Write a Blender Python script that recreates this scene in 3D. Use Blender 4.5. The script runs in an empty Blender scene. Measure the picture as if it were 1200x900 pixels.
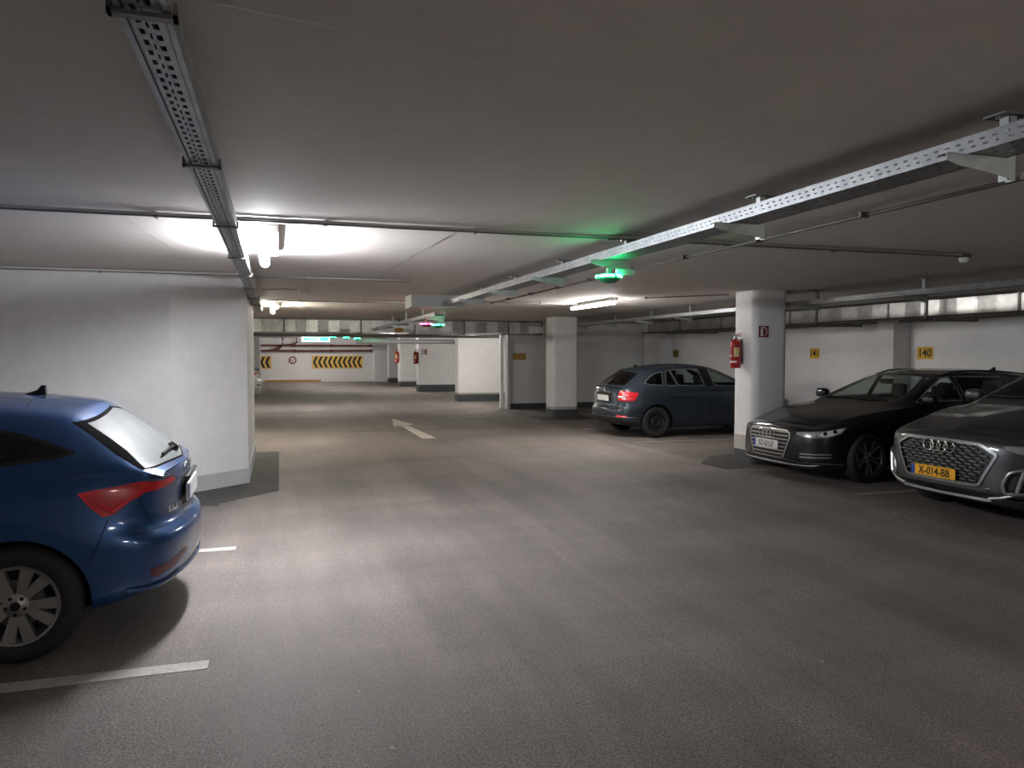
import bpy, bmesh, math, random
import numpy as np
from mathutils import Vector, Matrix
from mathutils.geometry import delaunay_2d_cdt
random.seed(7)
PI = math.pi
SC = bpy.context.scene
COL = SC.collection

# ---------------------------------------------------------------- camera
F_PX, YAW, PITCH, EYE, CEIL = 880.0, math.atan(277/880), -math.atan(35/880), 1.65, 2.6
cd = bpy.data.cameras.new('camera')
cd.sensor_fit = 'HORIZONTAL'; cd.sensor_width = 36.0; cd.lens = 36.0*F_PX/1200
cd.clip_start = .05; cd.clip_end = 200
cam = bpy.data.objects.new('camera', cd); COL.objects.link(cam)
cam.location = (0, 0, EYE)
cam.rotation_euler = (PI/2 + PITCH, 0, -YAW)
SC.camera = cam

# ---------------------------------------------------------------- world, exposure
w = bpy.data.worlds.new('world'); SC.world = w
w.use_nodes = True
w.node_tree.nodes['Background'].inputs[0].default_value = (.5, .5, .55, 1)
w.node_tree.nodes['Background'].inputs[1].default_value = .02
SC.view_settings.view_transform = 'Standard'
try: SC.view_settings.look = 'None'
except Exception: pass
SC.view_settings.gamma = 1.0
SC.view_settings.use_curve_mapping = False
SC.view_settings.exposure = 1.66
TUBE = 1.0          # master level of the ceiling tubes

# ---------------------------------------------------------------- materials
MATS = {}
def new_mat(name):
    m = bpy.data.materials.new(name); m.use_nodes = True
    MATS[name] = m
    nt = m.node_tree
    return m, nt, nt.nodes['Principled BSDF']
def setp(b, **k):
    names = dict(color='Base Color', rough='Roughness', metal='Metallic', coat='Coat Weight', coatr='Coat Roughness',
                 spec='Specular IOR Level', trans='Transmission Weight', ior='IOR', ec='Emission Color', es='Emission Strength', alpha='Alpha')
    for a, v in k.items():
        if a in ('color', 'ec'): v = (v[0], v[1], v[2], 1)
        b.inputs[names[a]].default_value = v
def mat(name, color, rough=.5, metal=0, **k):
    m, nt, b = new_mat(name); setp(b, color=color, rough=rough, metal=metal, **k)
    return m
def N(nt, t, **k):
    n = nt.nodes.new(t)
    for a, v in k.items(): setattr(n, a, v)
    return n
def noise(nt, scale, detail=4, rough=.55, vec=None, w=None):
    n = N(nt, 'ShaderNodeTexNoise'); n.inputs['Scale'].default_value = scale; n.inputs['Detail'].default_value = detail
    n.inputs['Roughness'].default_value = rough
    if vec is not None: nt.links.new(vec, n.inputs['Vector'])
    return n
def ramp(nt, src, stops):
    r = N(nt, 'ShaderNodeValToRGB'); e = r.color_ramp.elements
    while len(e) < len(stops): e.new(.5)
    for k, (p, c) in enumerate(stops):
        e[k].position = p; e[k].color = (c[0], c[1], c[2], 1) if not isinstance(c, (int, float)) else (c, c, c, 1)
    nt.links.new(src, r.inputs[0]); return r
def mixc(nt, a, b, fac, mode='MIX'):
    m = N(nt, 'ShaderNodeMix', data_type='RGBA', blend_type=mode)
    for s, v in ((m.inputs[6], a), (m.inputs[7], b), (m.inputs[0], fac)):
        if isinstance(v, bpy.types.NodeSocket): nt.links.new(v, s)
        elif isinstance(v, (int, float)): s.default_value = v if s.type == 'VALUE' else (v, v, v, 1)
        else: s.default_value = (v[0], v[1], v[2], 1)
    return m.outputs[2]
def bump(nt, b, src, strength, dist=.01):
    n = N(nt, 'ShaderNodeBump'); n.inputs['Strength'].default_value = strength; n.inputs['Distance'].default_value = dist
    nt.links.new(src, n.inputs['Height']); nt.links.new(n.outputs[0], b.inputs['Normal'])
def objcoord(nt, scale=(1, 1, 1)):
    t = N(nt, 'ShaderNodeTexCoord'); mp = N(nt, 'ShaderNodeMapping'); mp.inputs['Scale'].default_value = scale
    nt.links.new(t.outputs['Object'], mp.inputs['Vector']); return mp.outputs[0]

def paint_wall(name, base, dirt, amount=.35, rough=.7, bstr=.08):
    m, nt, b = new_mat(name)
    v = objcoord(nt)
    n1 = noise(nt, .9, 6, .65, v); n2 = noise(nt, 7, 5, .6, v)
    r1 = ramp(nt, n1.outputs[0], [(.42, 0), (.75, amount)])
    c = mixc(nt, base, dirt, r1.outputs[0])
    r2 = ramp(nt, n2.outputs[0], [(.3, .93), (.7, 1.0)])
    c = mixc(nt, c, r2.outputs[0], 1.0, 'MULTIPLY')
    nt.links.new(c, b.inputs['Base Color']); b.inputs['Roughness'].default_value = rough
    n3 = noise(nt, 60, 3, .5, v); bump(nt, b, n3.outputs[0], bstr, .01)
    return m
paint_wall('wall_white', (.80, .80, .80), (.66, .65, .64), .35)
paint_wall('ceiling_white', (.72, .668, .628), (.62, .572, .535), .45, .75)
paint_wall('wall_grey_low', (.50, .52, .52), (.42, .43, .43), .4)
paint_wall('plinth_dark', (.055, .062, .07), (.09, .095, .10), .5, .55)
paint_wall('plinth_beige', (.42, .40, .365), (.34, .33, .31), .5, .6)

def floor_mat():
    m, nt, b = new_mat('asphalt')
    v = objcoord(nt)
    big = noise(nt, .33, 5, .6, v)
    streak = noise(nt, 1.0, 5, .65, objcoord(nt, (1.5, .16, 1)))
    cross = noise(nt, 1.0, 4, .6, objcoord(nt, (.22, .75, 1)))
    fine = noise(nt, 95, 3, .7, v); mid = noise(nt, 22, 4, .65, v)
    c = ramp(nt, big.outputs[0], [(.30, (.210, .180, .164)), (.72, (.314, .270, .248))]).outputs[0]
    rs = ramp(nt, streak.outputs[0], [(.36, .62), (.60, 1.14)])
    c = mixc(nt, c, rs.outputs[0], .8, 'MULTIPLY')
    rc = ramp(nt, cross.outputs[0], [(.38, .70), (.60, 1.10)])
    c = mixc(nt, c, rc.outputs[0], .6, 'MULTIPLY')
    rf = ramp(nt, fine.outputs[0], [(.40, .30), (.56, 1.20)])
    c = mixc(nt, c, rf.outputs[0], .8, 'MULTIPLY')
    vg = N(nt, 'ShaderNodeTexVoronoi'); vg.inputs['Scale'].default_value = 75; nt.links.new(v, vg.inputs['Vector'])
    c = mixc(nt, c, ramp(nt, vg.outputs['Distance'], [(.12, 1.22), (.55, .80)]).outputs[0], .75, 'MULTIPLY')
    rm = ramp(nt, mid.outputs[0], [(.35, .86), (.65, 1.1)])
    c = mixc(nt, c, rm.outputs[0], .6, 'MULTIPLY')
    # long paving joint down the lane: darker to its left, a pale worn edge
    sx = N(nt, 'ShaderNodeSeparateXYZ'); nt.links.new(v, sx.inputs[0])
    wob = noise(nt, .8, 4, .6, v)
    ma = N(nt, 'ShaderNodeMath', operation='MULTIPLY_ADD'); nt.links.new(wob.outputs[0], ma.inputs[0]); ma.inputs[1].default_value = .10; nt.links.new(sx.outputs[0], ma.inputs[2])
    j = ramp(nt, ma.outputs[0], [(0, .0)]); nt.nodes.remove(j)
    mr = N(nt, 'ShaderNodeMapRange'); mr.inputs[1].default_value = 1.85; mr.inputs[2].default_value = 2.65; nt.links.new(ma.outputs[0], mr.inputs[0])
    jr = ramp(nt, mr.outputs[0], [(.0, 1.0), (.40, .86), (.485, .80), (.505, 1.12), (.53, 1.02), (1.0, 1.0)])
    c = mixc(nt, c, jr.outputs[0], .45, 'MULTIPLY')
    # bays: darker asphalt, with a pale frayed edge towards the lane
    wb = noise(nt, 1.6, 6, .7, v); mb_ = N(nt, 'ShaderNodeMath', operation='MULTIPLY_ADD'); nt.links.new(wb.outputs[0], mb_.inputs[0]); mb_.inputs[1].default_value = .7; nt.links.new(sx.outputs[0], mb_.inputs[2])
    m2 = N(nt, 'ShaderNodeMapRange'); m2.inputs[1].default_value = 5.6; m2.inputs[2].default_value = 7.6; nt.links.new(mb_.outputs[0], m2.inputs[0])
    c = mixc(nt, c, ramp(nt, m2.outputs[0], [(.40, 1.0), (.52, .80)]).outputs[0], 1.0, 'MULTIPLY')
    fr_ = ramp(nt, m2.outputs[0], [(.36, 0.0), (.43, 1.0), (.47, 1.0), (.54, 0.0)]); gr_ = ramp(nt, mid.outputs[0], [(.50, 0.0), (.60, .42)])
    c = mixc(nt, c, (.46, .42, .39), mixc(nt, fr_.outputs[0], gr_.outputs[0], 1.0, 'MULTIPLY'))
    # pale chips of grit
    vo = N(nt, 'ShaderNodeTexVoronoi'); vo.inputs['Scale'].default_value = 3.0; nt.links.new(v, vo.inputs['Vector'])
    rv = ramp(nt, vo.outputs['Distance'], [(.022, 1.0), (.034, 0.0)])
    c = mixc(nt, c, (.40, .38, .36), rv.outputs[0])
    nt.links.new(c, b.inputs['Base Color'])
    rr = ramp(nt, streak.outputs[0], [(.3, .62), (.7, .82)])
    nt.links.new(rr.outputs[0], b.inputs['Roughness'])
    add = N(nt, 'ShaderNodeMath', operation='ADD'); nt.links.new(fine.outputs[0], add.inputs[0]); nt.links.new(mid.outputs[0], add.inputs[1])
    bump(nt, b, add.outputs[0], .35, .006)
floor_mat()
def patch_mat():
    m, nt, b = new_mat('tar_patch')
    v = objcoord(nt); n = noise(nt, 60, 4, .7, v); n2 = noise(nt, 2.5, 4, .6, v)
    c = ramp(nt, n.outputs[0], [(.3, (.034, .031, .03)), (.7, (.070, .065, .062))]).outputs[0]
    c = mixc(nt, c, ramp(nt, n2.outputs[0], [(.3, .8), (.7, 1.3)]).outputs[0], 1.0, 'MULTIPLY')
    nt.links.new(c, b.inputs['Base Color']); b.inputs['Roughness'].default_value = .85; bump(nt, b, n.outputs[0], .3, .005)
patch_mat()
def line_mat(name, col, worn):
    m, nt, b = new_mat(name)
    v = objcoord(nt); n = noise(nt, 30, 6, .75, v); n2 = noise(nt, 3, 4, .6, v)
    c = mixc(nt, col, (.16, .15, .145), ramp(nt, n.outputs[0], [(.52, 0), (.62, worn)]).outputs[0])
    c = mixc(nt, c, ramp(nt, n2.outputs[0], [(.3, .75), (.7, 1.0)]).outputs[0], 1.0, 'MULTIPLY')
    nt.links.new(c, b.inputs['Base Color']); b.inputs['Roughness'].default_value = .55
line_mat('road_paint', (.60, .575, .52), .45)
line_mat('road_paint_worn', (.40, .375, .345), .9)
line_mat('road_paint_arrow', (.66, .62, .55), .15)

def galv(name, lo, hi, rough):
    m, nt, b = new_mat(name)
    v = objcoord(nt); vo = N(nt, 'ShaderNodeTexVoronoi'); vo.inputs['Scale'].default_value = 14; nt.links.new(v, vo.inputs['Vector'])
    n = noise(nt, 3, 5, .6, v)
    f = mixc(nt, vo.outputs['Color'], n.outputs[0], .6)
    c = ramp(nt, f, [(.25, lo), (.75, hi)]).outputs[0]
    nt.links.new(c, b.inputs['Base Color']); b.inputs['Metallic'].default_value = .85; b.inputs['Roughness'].default_value = rough
galv('galvanised', (.28, .295, .31), (.42, .435, .45), .48)
galv('galvanised_bracket', (.36, .385, .38), (.52, .55, .54), .5)
galv('duct_steel', (.44, .45, .44), (.66, .67, .65), .38)
galv('clamp_steel', (.16, .155, .15), (.26, .25, .24), .5)
mat('pipe_grey', (.19, .185, .185), .5)
mat('pipe_dark', (.10, .095, .09), .5)
mat('pipe_light', (.55, .55, .56), .4, .3)
mat('pipe_red', (.13, .035, .03), .45)
mat('plastic_grey', (.52, .52, .51), .5)
mat('plastic_white', (.78, .78, .78), .45)
mat('plastic_black', (.012, .012, .013), .45)
mat('box_grey', (.50, .495, .48), .6)
mat('white_enamel', (.82, .82, .82), .35)
mat('sign_red', (.20, .018, .016), .45)
mat('sign_white', (.80, .80, .78), .45)
mat('sign_yellow', (.72, .42, .035), .5)
mat('sign_yellow_dull', (.36, .22, .03), .55)
mat('sign_black', (.012, .011, .010), .5)
mat('chevron_yellow', (.80, .52, .12), .5)
mat('wood_board', (.48, .27, .10), .6)
mat('door_grey', (.50, .50, .49), .5)
mat('amber', (.70, .32, .03), .3, coat=.5)
mat('ext_red', (.42, .012, .016), .3, coat=.4)
mat('label_white', (.80, .78, .75), .5)
mat('label_yellow', (.70, .60, .25), .5)
def emis(name, col, strength):
    m, nt, b = new_mat(name); setp(b, color=(.8, .8, .8), rough=.4, ec=col, es=strength); return m
emis('tube_cool', (.93, .95, 1.0), 96*TUBE)
emis('tube_back', (1.0, .96, .92), 40*TUBE)
emis('tube_far', (1.0, .96, .92), 46*TUBE)
emis('tube_neutral', (1.0, .96, .93), 62*TUBE)
emis('tube_warm', (1.0, .93, .78), 62*TUBE)
emis('led_green', (.015, 1.0, .28), 15)
emis('led_red', (1.0, .03, .12), 8)
emis('led_green_far', (.015, 1.0, .38), 7)
emis('sign_green', (.01, .62, .30), 1.0)
emis('sign_glow_white', (.55, 1.0, .82), .8)
mat('lens_green', (.01, .30, .11), .12, coat=.6)
mat('lens_red', (.30, .01, .03), .12, coat=.6)

# ---------------------------------------------------------------- mesh helpers
class MB:
    """collects verts and faces, then links them as one mesh object"""
    def __init__(s): s.v = []; s.f = []
    def add(s, vs, fs):
        o = len(s.v); s.v += [tuple(map(float, p)) for p in vs]; s.f += [tuple(o+i for i in q) for q in fs]; return s
    def box(s, x0, x1, y0, y1, z0, z1):
        return s.add([(x0,y0,z0),(x1,y0,z0),(x1,y1,z0),(x0,y1,z0),(x0,y0,z1),(x1,y0,z1),(x1,y1,z1),(x0,y1,z1)],
                     [(0,3,2,1),(4,5,6,7),(0,1,5,4),(1,2,6,5),(2,3,7,6),(3,0,4,7)])
    def prism(s, poly, a0, a1, axis='z'):
        """poly in the plane across axis: z:(x,y) y:(x,z) x:(y,z)"""
        n = len(poly)
        def P(p, a): return (p[0],p[1],a) if axis == 'z' else (p[0],a,p[1]) if axis == 'y' else (a,p[0],p[1])
        vs = [P(p, a0) for p in poly]+[P(p, a1) for p in poly]
        fs = [(i,(i+1)%n,(i+1)%n+n,i+n) for i in range(n)]+[tuple(range(n-1,-1,-1)), tuple(range(n,2*n))]
        return s.add(vs, fs)
    def tube(s, pts, r, n=8, caps=True):
        pts = [Vector(p) for p in pts]; rings = []
        rs = r if isinstance(r, (list, tuple)) else [r]*len(pts)
        up = None
        for i, p in enumerate(pts):
            d = (pts[min(i+1,len(pts)-1)]-pts[max(i-1,0)]).normalized()
            if up is None or abs(d.dot(up)) > .95: up = Vector((0,0,1)) if abs(d.z) < .9 else Vector((1,0,0))
            a = d.cross(up).normalized(); b = a.cross(d).normalized()
            rings.append([p+(a*math.cos(2*PI*k/n)+b*math.sin(2*PI*k/n))*rs[i] for k in range(n)])
        vs = [q for R in rings for q in R]
        fs = [(i*n+k, i*n+(k+1)%n, (i+1)*n+(k+1)%n, (i+1)*n+k) for i in range(len(pts)-1) for k in range(n)]
        if caps: fs += [tuple(range(n-1,-1,-1)), tuple((len(pts)-1)*n+k for k in range(n))]
        return s.add(vs, fs)
    def lathe(s, prof, n=32, axis='z', c=(0,0,0), closed=False):
        """prof: (radius, height along axis)"""
        m = len(prof); vs = []
        for r, hgt in prof:
            for k in range(n):
                a = 2*PI*k/n; p, q = r*math.cos(a), r*math.sin(a)
                vs.append((c[0]+p,c[1]+q,c[2]+hgt) if axis == 'z' else (c[0]+p,c[1]+hgt,c[2]+q) if axis == 'y' else (c[0]+hgt,c[1]+p,c[2]+q))
        fs = [(i*n+k, i*n+(k+1)%n, ((i+1)%m)*n+(k+1)%n, ((i+1)%m)*n+k) for i in range(m if closed else m-1) for k in range(n)]
        return s.add(vs, fs)
    def rbox(s, c, size, r, k=3):
        """rounded box"""
        hx, hy, hz = [q/2 for q in size]; r = min(r, hx*.98, hy*.98, hz*.98)
        ang = [i/k for i in range(k+1)]
        def ticks(hh):
            a = [-hh]+[hh]
            t = [-hh + r*(1-math.cos(q*PI/2)) if False else -hh + r*q for q in ang]
            return t+[-x for x in reversed(t)]
        seen = {}
        vs = []; fs = []
        def V(p):
            key = tuple(round(q, 5) for q in p)
            if key not in seen:
                q = Vector(p); cc = Vector((max(-hx+r,min(hx-r,q.x)), max(-hy+r,min(hy-r,q.y)), max(-hz+r,min(hz-r,q.z))))
                d = q-cc
                if d.length > 1e-9: q = cc+d.normalized()*r
                seen[key] = len(vs); vs.append((q.x+c[0], q.y+c[1], q.z+c[2]))
            return seen[key]
        T = [ticks(hx), ticks(hy), ticks(hz)]; H = (hx, hy, hz)
        for ax in range(3):
            a, b = [(1,2),(2,0),(0,1)][ax]
            for sg in (-1, 1):
                for i in range(len(T[a])-1):
                    for j in range(len(T[b])-1):
                        q = []
                        for da, db in ((0,0),(1,0),(1,1),(0,1)):
                            p = [0,0,0]; p[ax] = sg*H[ax]; p[a] = T[a][i+da]; p[b] = T[b][j+db]; q.append(V(p))
                        if sg < 0: q.reverse()
                        if len(set(q)) >= 3: fs.append(tuple(q))
        return s.add(vs, fs)
    def xf(s, M, start=0):
        for i in range(start, len(s.v)):
            q = M @ Vector(s.v[i]); s.v[i] = (q.x, q.y, q.z)
        return s
    def build(s, name, m, parent=None, smooth=False, angle=40, loc=None):
        me = bpy.data.meshes.new(name); me.from_pydata(s.v, [], s.f); me.validate(); me.update()
        o = bpy.data.objects.new(name, me); COL.objects.link(o)
        if m: me.materials.append(MATS[m] if isinstance(m, str) else m)
        if smooth:
            me.shade_smooth()
            if angle: me.set_sharp_from_angle(angle=math.radians(angle))
        if parent: o.parent = parent
        if loc: o.location = loc
        return o
def tag(o, label=None, cat=None, group=None, kind=None):
    if label: o['label'] = label
    if cat: o['category'] = cat
    if group: o['group'] = group
    if kind: o['kind'] = kind
    return o
def struct(o, label, cat=None): return tag(o, label, cat, kind='structure')
def empty(name, loc=(0,0,0), rz=0):
    o = bpy.data.objects.new(name, None); COL.objects.link(o); o.location = loc; o.rotation_euler.z = rz
    o.empty_display_size = .1; return o
def copy_tree(o, parent=None):
    c = o.copy(); COL.objects.link(c); c.parent = parent
    for ch in list(o.children): copy_tree(ch, c)
    return c
def text_obj(name, s, size, m, parent=None, M=None, extrude=.0015, align='CENTER', sx=1.0, space=1.0, bold=0):
    cu = bpy.data.curves.new(name, 'FONT'); cu.body = s; cu.size = size; cu.extrude = extrude
    cu.align_x = align; cu.align_y = 'CENTER'; cu.space_character = space; cu.offset = bold; cu.resolution_u = 3
    t_ = bpy.data.objects.new(name, cu); COL.objects.link(t_)
    me = bpy.data.meshes.new_from_object(t_.evaluated_get(bpy.context.evaluated_depsgraph_get())); bpy.data.objects.remove(t_)
    me.name = name; me.materials.clear(); me.materials.append(MATS[m])
    o = bpy.data.objects.new(name, me); COL.objects.link(o)
    if parent: o.parent = parent
    if M is not None: o.matrix_local = M @ Matrix.Diagonal((sx,1,1,1))
    return o
def face_m(origin, right, up):
    """matrix whose local x is right, local y is up and local z the outward normal"""
    r = Vector(right).normalized(); u = Vector(up); u = (u-r*u.dot(r)).normalized(); n = r.cross(u)
    return Matrix(((r.x,u.x,n.x,origin[0]),(r.y,u.y,n.y,origin[1]),(r.z,u.z,n.z,origin[2]),(0,0,0,1)))
def rrect(x0, x1, y0, y1, r, k=6):
    out = []
    for cx, cy, a0 in ((x1-r,y0+r,-PI/2),(x1-r,y1-r,0),(x0+r,y1-r,PI/2),(x0+r,y0+r,PI)):
        out += [(cx+r*math.cos(a0+PI/2*i/k), cy+r*math.sin(a0+PI/2*i/k)) for i in range(k+1)]
    return out
# ================================================================= STRUCTURE
XL, XR, YB, YF = -5.8, 11.5, -7.0, 46.0
fl = struct(MB().box(XL, XR+.2, YB, YF+.2, -.2, 0).build('floor', 'asphalt'), 'worn grey asphalt floor of the parking garage', 'floor')
ce = struct(MB().box(XL, XR+.2, YB, YF+.2, CEIL, CEIL+.2).build('ceiling', 'ceiling_white'), 'low white painted concrete ceiling slab', 'ceiling')
struct(MB().box(XR, XR+.2, YB, 21.6, 0, CEIL).build('wall_right', 'wall_white'), 'white side wall with yellow bay numbers behind the cars', 'wall')
struct(MB().box(XL-.2, XR+.2, YB-.2, YB, 0, CEIL).build('wall_back', 'wall_white'), 'white end wall behind the viewpoint', 'wall')
struct(MB().box(XL-.2, XL, YB, YF, 0, CEIL).build('wall_left', 'wall_white'), 'white side wall in front of the blue car', 'wall')
struct(MB().box(XL-.2, XR+.2, YF, YF+.2, 0, CEIL).build('wall_far', 'wall_white'), 'white end wall carrying the black and yellow chevrons', 'wall')
struct(MB().box(5.62, 6.9, 45.2, YF, 0, 1.86).build('wall_far_offset', 'wall_white'), 'low white wall step right of the chevron board', 'wall')
struct(MB().box(XR, XR+.2, 21.76, YF, 0, CEIL).build('wall_right_far', 'wall_white'), 'white side wall deep in the garage', 'wall')
struct(MB().box(6.62, XR+.2, 21.6, 21.76, 0, CEIL).build('wall_store_room', 'wall_white'), 'white wall of the store room with an amber notice', 'wall')
# white block beside the blue car, chamfered corner, pale grey foot
bp = [(XL, 9.45), (-1.16, 9.45), (-.345, 10.15), (-.345, 13.2), (XL, 13.2)]
blk = struct(MB().prism(bp, .0, CEIL).build('wall_block', 'wall_white'), 'large white wall block with chamfered corner behind the blue car', 'wall')
bp2 = [(XL, 9.435), (-1.155, 9.435), (-.332, 10.142), (-.332, 13.21), (XL, 13.21)]
MB().prism(bp2, 0, .19).build('baseboard', 'wall_grey_low', blk)
# groove between the wall panels
MB().box(-3.06, -3.045, 9.444, 9.452, .19, 2.1).build('panel_joint', 'wall_grey_low', blk)
struct(MB().box(XL, -.62, 33.4, 34.2, 0, CEIL).build('wall_left_far', 'wall_white'), 'white wall pier at the far left of the lane', 'wall')
def pier(x0, x1, y0, y1, label, hp=.24, beige=.06):
    o = struct(MB().box(x0, x1, y0, y1, 0, CEIL).build('wall_pier', 'wall_white'), label, 'pillar')
    MB().box(x0-.012, x1+.012, y0-.012, y1+.012, 0, hp).build('plinth', 'plinth_dark', o)
    MB().box(x0-.006, x1+.006, y0-.006, y1+.006, hp, hp+beige).build('plinth_band', 'plinth_beige', o)
    return o
pier(6.07, 9.6, 25.5, 26.0, 'brightly lit white wall pier beside the store room door')
pier(5.98, 8.8, 32.5, 33.2, 'shaded white wall pier next to the brightly lit one', .3, .02)
pier(6.02, 7.4, 38.0, 38.8, 'white wall pier with a fire extinguisher deep in the lane')
pier(6.25, 7.2, 43.6, 44.2, 'farthest narrow white pier on the right of the lane')
# store room corner: door frame and door leaf
dr = struct(MB().box(6.62, 6.70, 21.45, 21.6, 0, 2.25).build('door_1', 'door_grey'), 'open door edge at the corner of the store room', 'door')
MB().box(6.50, 6.60, 21.80, 21.90, 0, 2.25).build('door_leaf', 'plastic_white', dr)
MB().tube([(6.56, 21.80, 1.0), (6.56, 21.74, 1.0), (6.52, 21.74, 1.0)], .01).build('door_handle', 'galvanised', dr)
def column(x0, x1, y0, y1, r, label, hd, hb):
    k = 8
    o = struct(MB().prism(rrect(x0, x1, y0, y1, r, k), 0, CEIL).build('wall_column', 'wall_white', smooth=True, angle=35), label, 'column')
    e = .008
    MB().prism(rrect(x0-e, x1+e, y0-e, y1+e, r+e, k), 0, hd).build('plinth', 'plinth_dark', o, True, 35)
    MB().prism(rrect(x0-e/2, x1+e/2, y0-e/2, y1+e/2, r+e/2, k), hd, hb).build('plinth_band', 'plinth_beige', o, True, 35)
    return o
colR = column(6.78, 7.38, 9.56, 10.12, .11, 'thick white rounded column with extinguisher and red sign', .20, .42)
colM = column(6.78, 7.45, 18.0, 18.6, .06, 'white column standing between the grey hatchback and the store room', .23, .30)
def pilaster(y0, y1, label):
    o = struct(MB().box(11.1, XR, y0, y1, 0, CEIL).build('wall_pilaster', 'wall_white'), label, 'pilaster')
    MB().box(11.09, XR, y0-.01, y1+.01, 0, .22).build('plinth', 'plinth_dark', o)
pilaster(11.35, 11.75, 'white wall pilaster beside bay number 140')
pilaster(20.35, 21.35, 'white pilaster in the far corner behind the grey hatchback')
pilaster(2.9, 3.3, 'white wall pilaster behind the grey SUV')
struct(MB().box(XR-.012, XR, YB, 21.6, 0, .18).build('baseboard_right', 'plinth_dark'), 'dark painted band along the foot of the side wall', 'baseboard')
struct(MB().box(6.75, 11.1, 21.588, 21.6, 0, .16).build('baseboard_store_room', 'plinth_dark'), 'dark painted band along the foot of the store room wall', 'baseboard')
struct(MB().box(-.6, 2.55, 45.9, 46.0, 0, .14).build('baseboard_far', 'wood_board'), 'ochre kick board along the foot of the chevron wall', 'baseboard')
# tar patches round block and column
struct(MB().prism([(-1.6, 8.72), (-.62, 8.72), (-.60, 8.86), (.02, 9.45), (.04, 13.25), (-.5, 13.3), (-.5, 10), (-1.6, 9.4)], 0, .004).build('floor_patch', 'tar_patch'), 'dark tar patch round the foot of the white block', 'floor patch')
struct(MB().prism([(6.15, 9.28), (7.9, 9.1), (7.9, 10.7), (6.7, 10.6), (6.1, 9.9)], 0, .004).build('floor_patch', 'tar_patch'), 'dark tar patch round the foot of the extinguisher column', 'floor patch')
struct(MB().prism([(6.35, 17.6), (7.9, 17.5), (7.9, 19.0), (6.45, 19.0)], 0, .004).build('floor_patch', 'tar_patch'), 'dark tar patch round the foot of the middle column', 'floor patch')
# hairline joints of the slab
for pts in ([(-1.0, 5.75), (-.86, 7.6)], [(1.35, 5.75), (1.28, 7.3), (1.22, 9.2)], [(-.15, 2.22), (.62, 2.36)], [(.62, 2.36), (.64, 2.05)]):
    MB().tube([(x, y, CEIL-.0005) for x, y in pts], .0016, 5).build('slab_joint', 'pipe_grey' if pts[0][1] > 3 else 'plastic_grey', ce)

# ================================================================= MARKINGS
def line(x0, x1, y, wd, m, label, sk=0):
    tag(MB().prism([(x0, y-wd/2), (x1, y-wd/2+sk), (x1, y+wd/2+sk), (x0, y+wd/2)], 0, .003).build('parking_line', m), label, 'marking', 'painted bay lines')
line(-5.6, -.36, 4.235, .115, 'road_paint', 'white bay line in front of the blue car, nearest the viewer')
line(-5.6, -.34, 6.74, .11, 'road_paint', 'short white bay line showing behind the blue car bumper')
line(6.35, 11.3, 12.62, .07, 'road_paint_worn', 'faded bay line alongside the grey hatchback')
line(6.3, 11.3, 15.2, .09, 'road_paint_worn', 'faded bay line end behind the grey hatchback')
line(6.6, 11.3, 18.95, .09, 'road_paint_worn', 'worn bay line beside the middle column')
line(6.5, 11.3, 20.6, .09, 'road_paint_worn', 'worn bay line next to the store room wall')
line(6.5, 11.3, 7.15, .09, 'road_paint_worn', 'faded bay line between the black estate and the grey SUV')
tag(MB().prism([(2.72, 14.45), (3.0, 14.45), (2.90, 17.35), (3.08, 17.40), (2.83, 19.2), (2.56, 17.2), (2.74, 17.22)], 0, .003).build('lane_arrow', 'road_paint_arrow'),
    'cream painted arrow on the floor pointing down the lane', 'marking')

# ================================================================= CEILING TUBES
def lamp(x, y, m, label, L=1.2, side=1, rz=0.0, lens=.042, drop=.115):
    r = empty('ceiling_lamp', (x, y, CEIL), rz)
    tag(r, label, 'lamp', 'fluorescent ceiling lamps')
    MB().box(-.035 if side else -.055, .05 if side else .055, -L/2, L/2, -.06, 0).build('housing', 'plastic_grey', r)
    p = [(0, -L/2+.0)] + [(lens*math.sin(a), -L/2+lens*.8*(1-math.cos(a))) for a in (PI/6, PI/3, PI/2)]
    p += [(q, -h) for q, h in reversed(p)]
    MB().lathe(p, 12, 'y', (-.06*side, 0, -drop)).build('tube', m, r, True, None)
    for s in (-1, 1):
        MB().box(-.06*side-.012, -.06*side+.012, s*(L/2-.1)-.01, s*(L/2-.1)+.01, -.075, -.02).build('tube_clip', 'plastic_white', r)
    return r
lamp(-.02, 6.5, 'tube_cool', 'glowing tube lamp on the ceiling near the white block', 1.4, drop=.125)
lamp(.02, 15.0, 'tube_warm', 'small distant tube lamp on the ceiling past the white block', 1.2)
lamp(5.42, 12.45, 'tube_neutral', 'long glowing tube lamp on the ceiling in front of the middle column', 1.9, lens=.024, drop=.088, side=0)
for x, y, lab in ((1.2, 23.6, 'tube lamp hidden behind the cross duct over the lane'), (6.0, 23.3, 'tube lamp hidden behind the duct in front of the bright pier'), (5.2, 34.6, 'small far tube lamp just under the duct edge near the piers'),
                  (2.6, 38.0, 'tube lamp over the lane well before the chevron wall'), (2.2, 43.4, 'farthest tube lamp right by the chevron wall'), (-3.2, 24.5, 'tube lamp over the far bays left of the lane'), (9.0, 29.3, 'tube lamp between the far wall piers')):
    lamp(x, y, 'tube_far', lab)
lamp(3.2, -1.7, 'tube_back', 'tube lamp on the ceiling just behind the viewpoint')
lamp(7.5, -4.2, 'tube_back', 'tube lamp on the ceiling behind the viewpoint')
# cable from tray to lamp
tag(MB().tube([(-.25, 5.9, 2.53), (-.18, 5.9, 2.57), (-.1, 5.88, 2.575), (-.05, 5.9, 2.56)], .006, 6).build('lamp_cable', 'pipe_dark'), 'thin dark cable running from the tray to the near tube lamp', 'cable')

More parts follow.
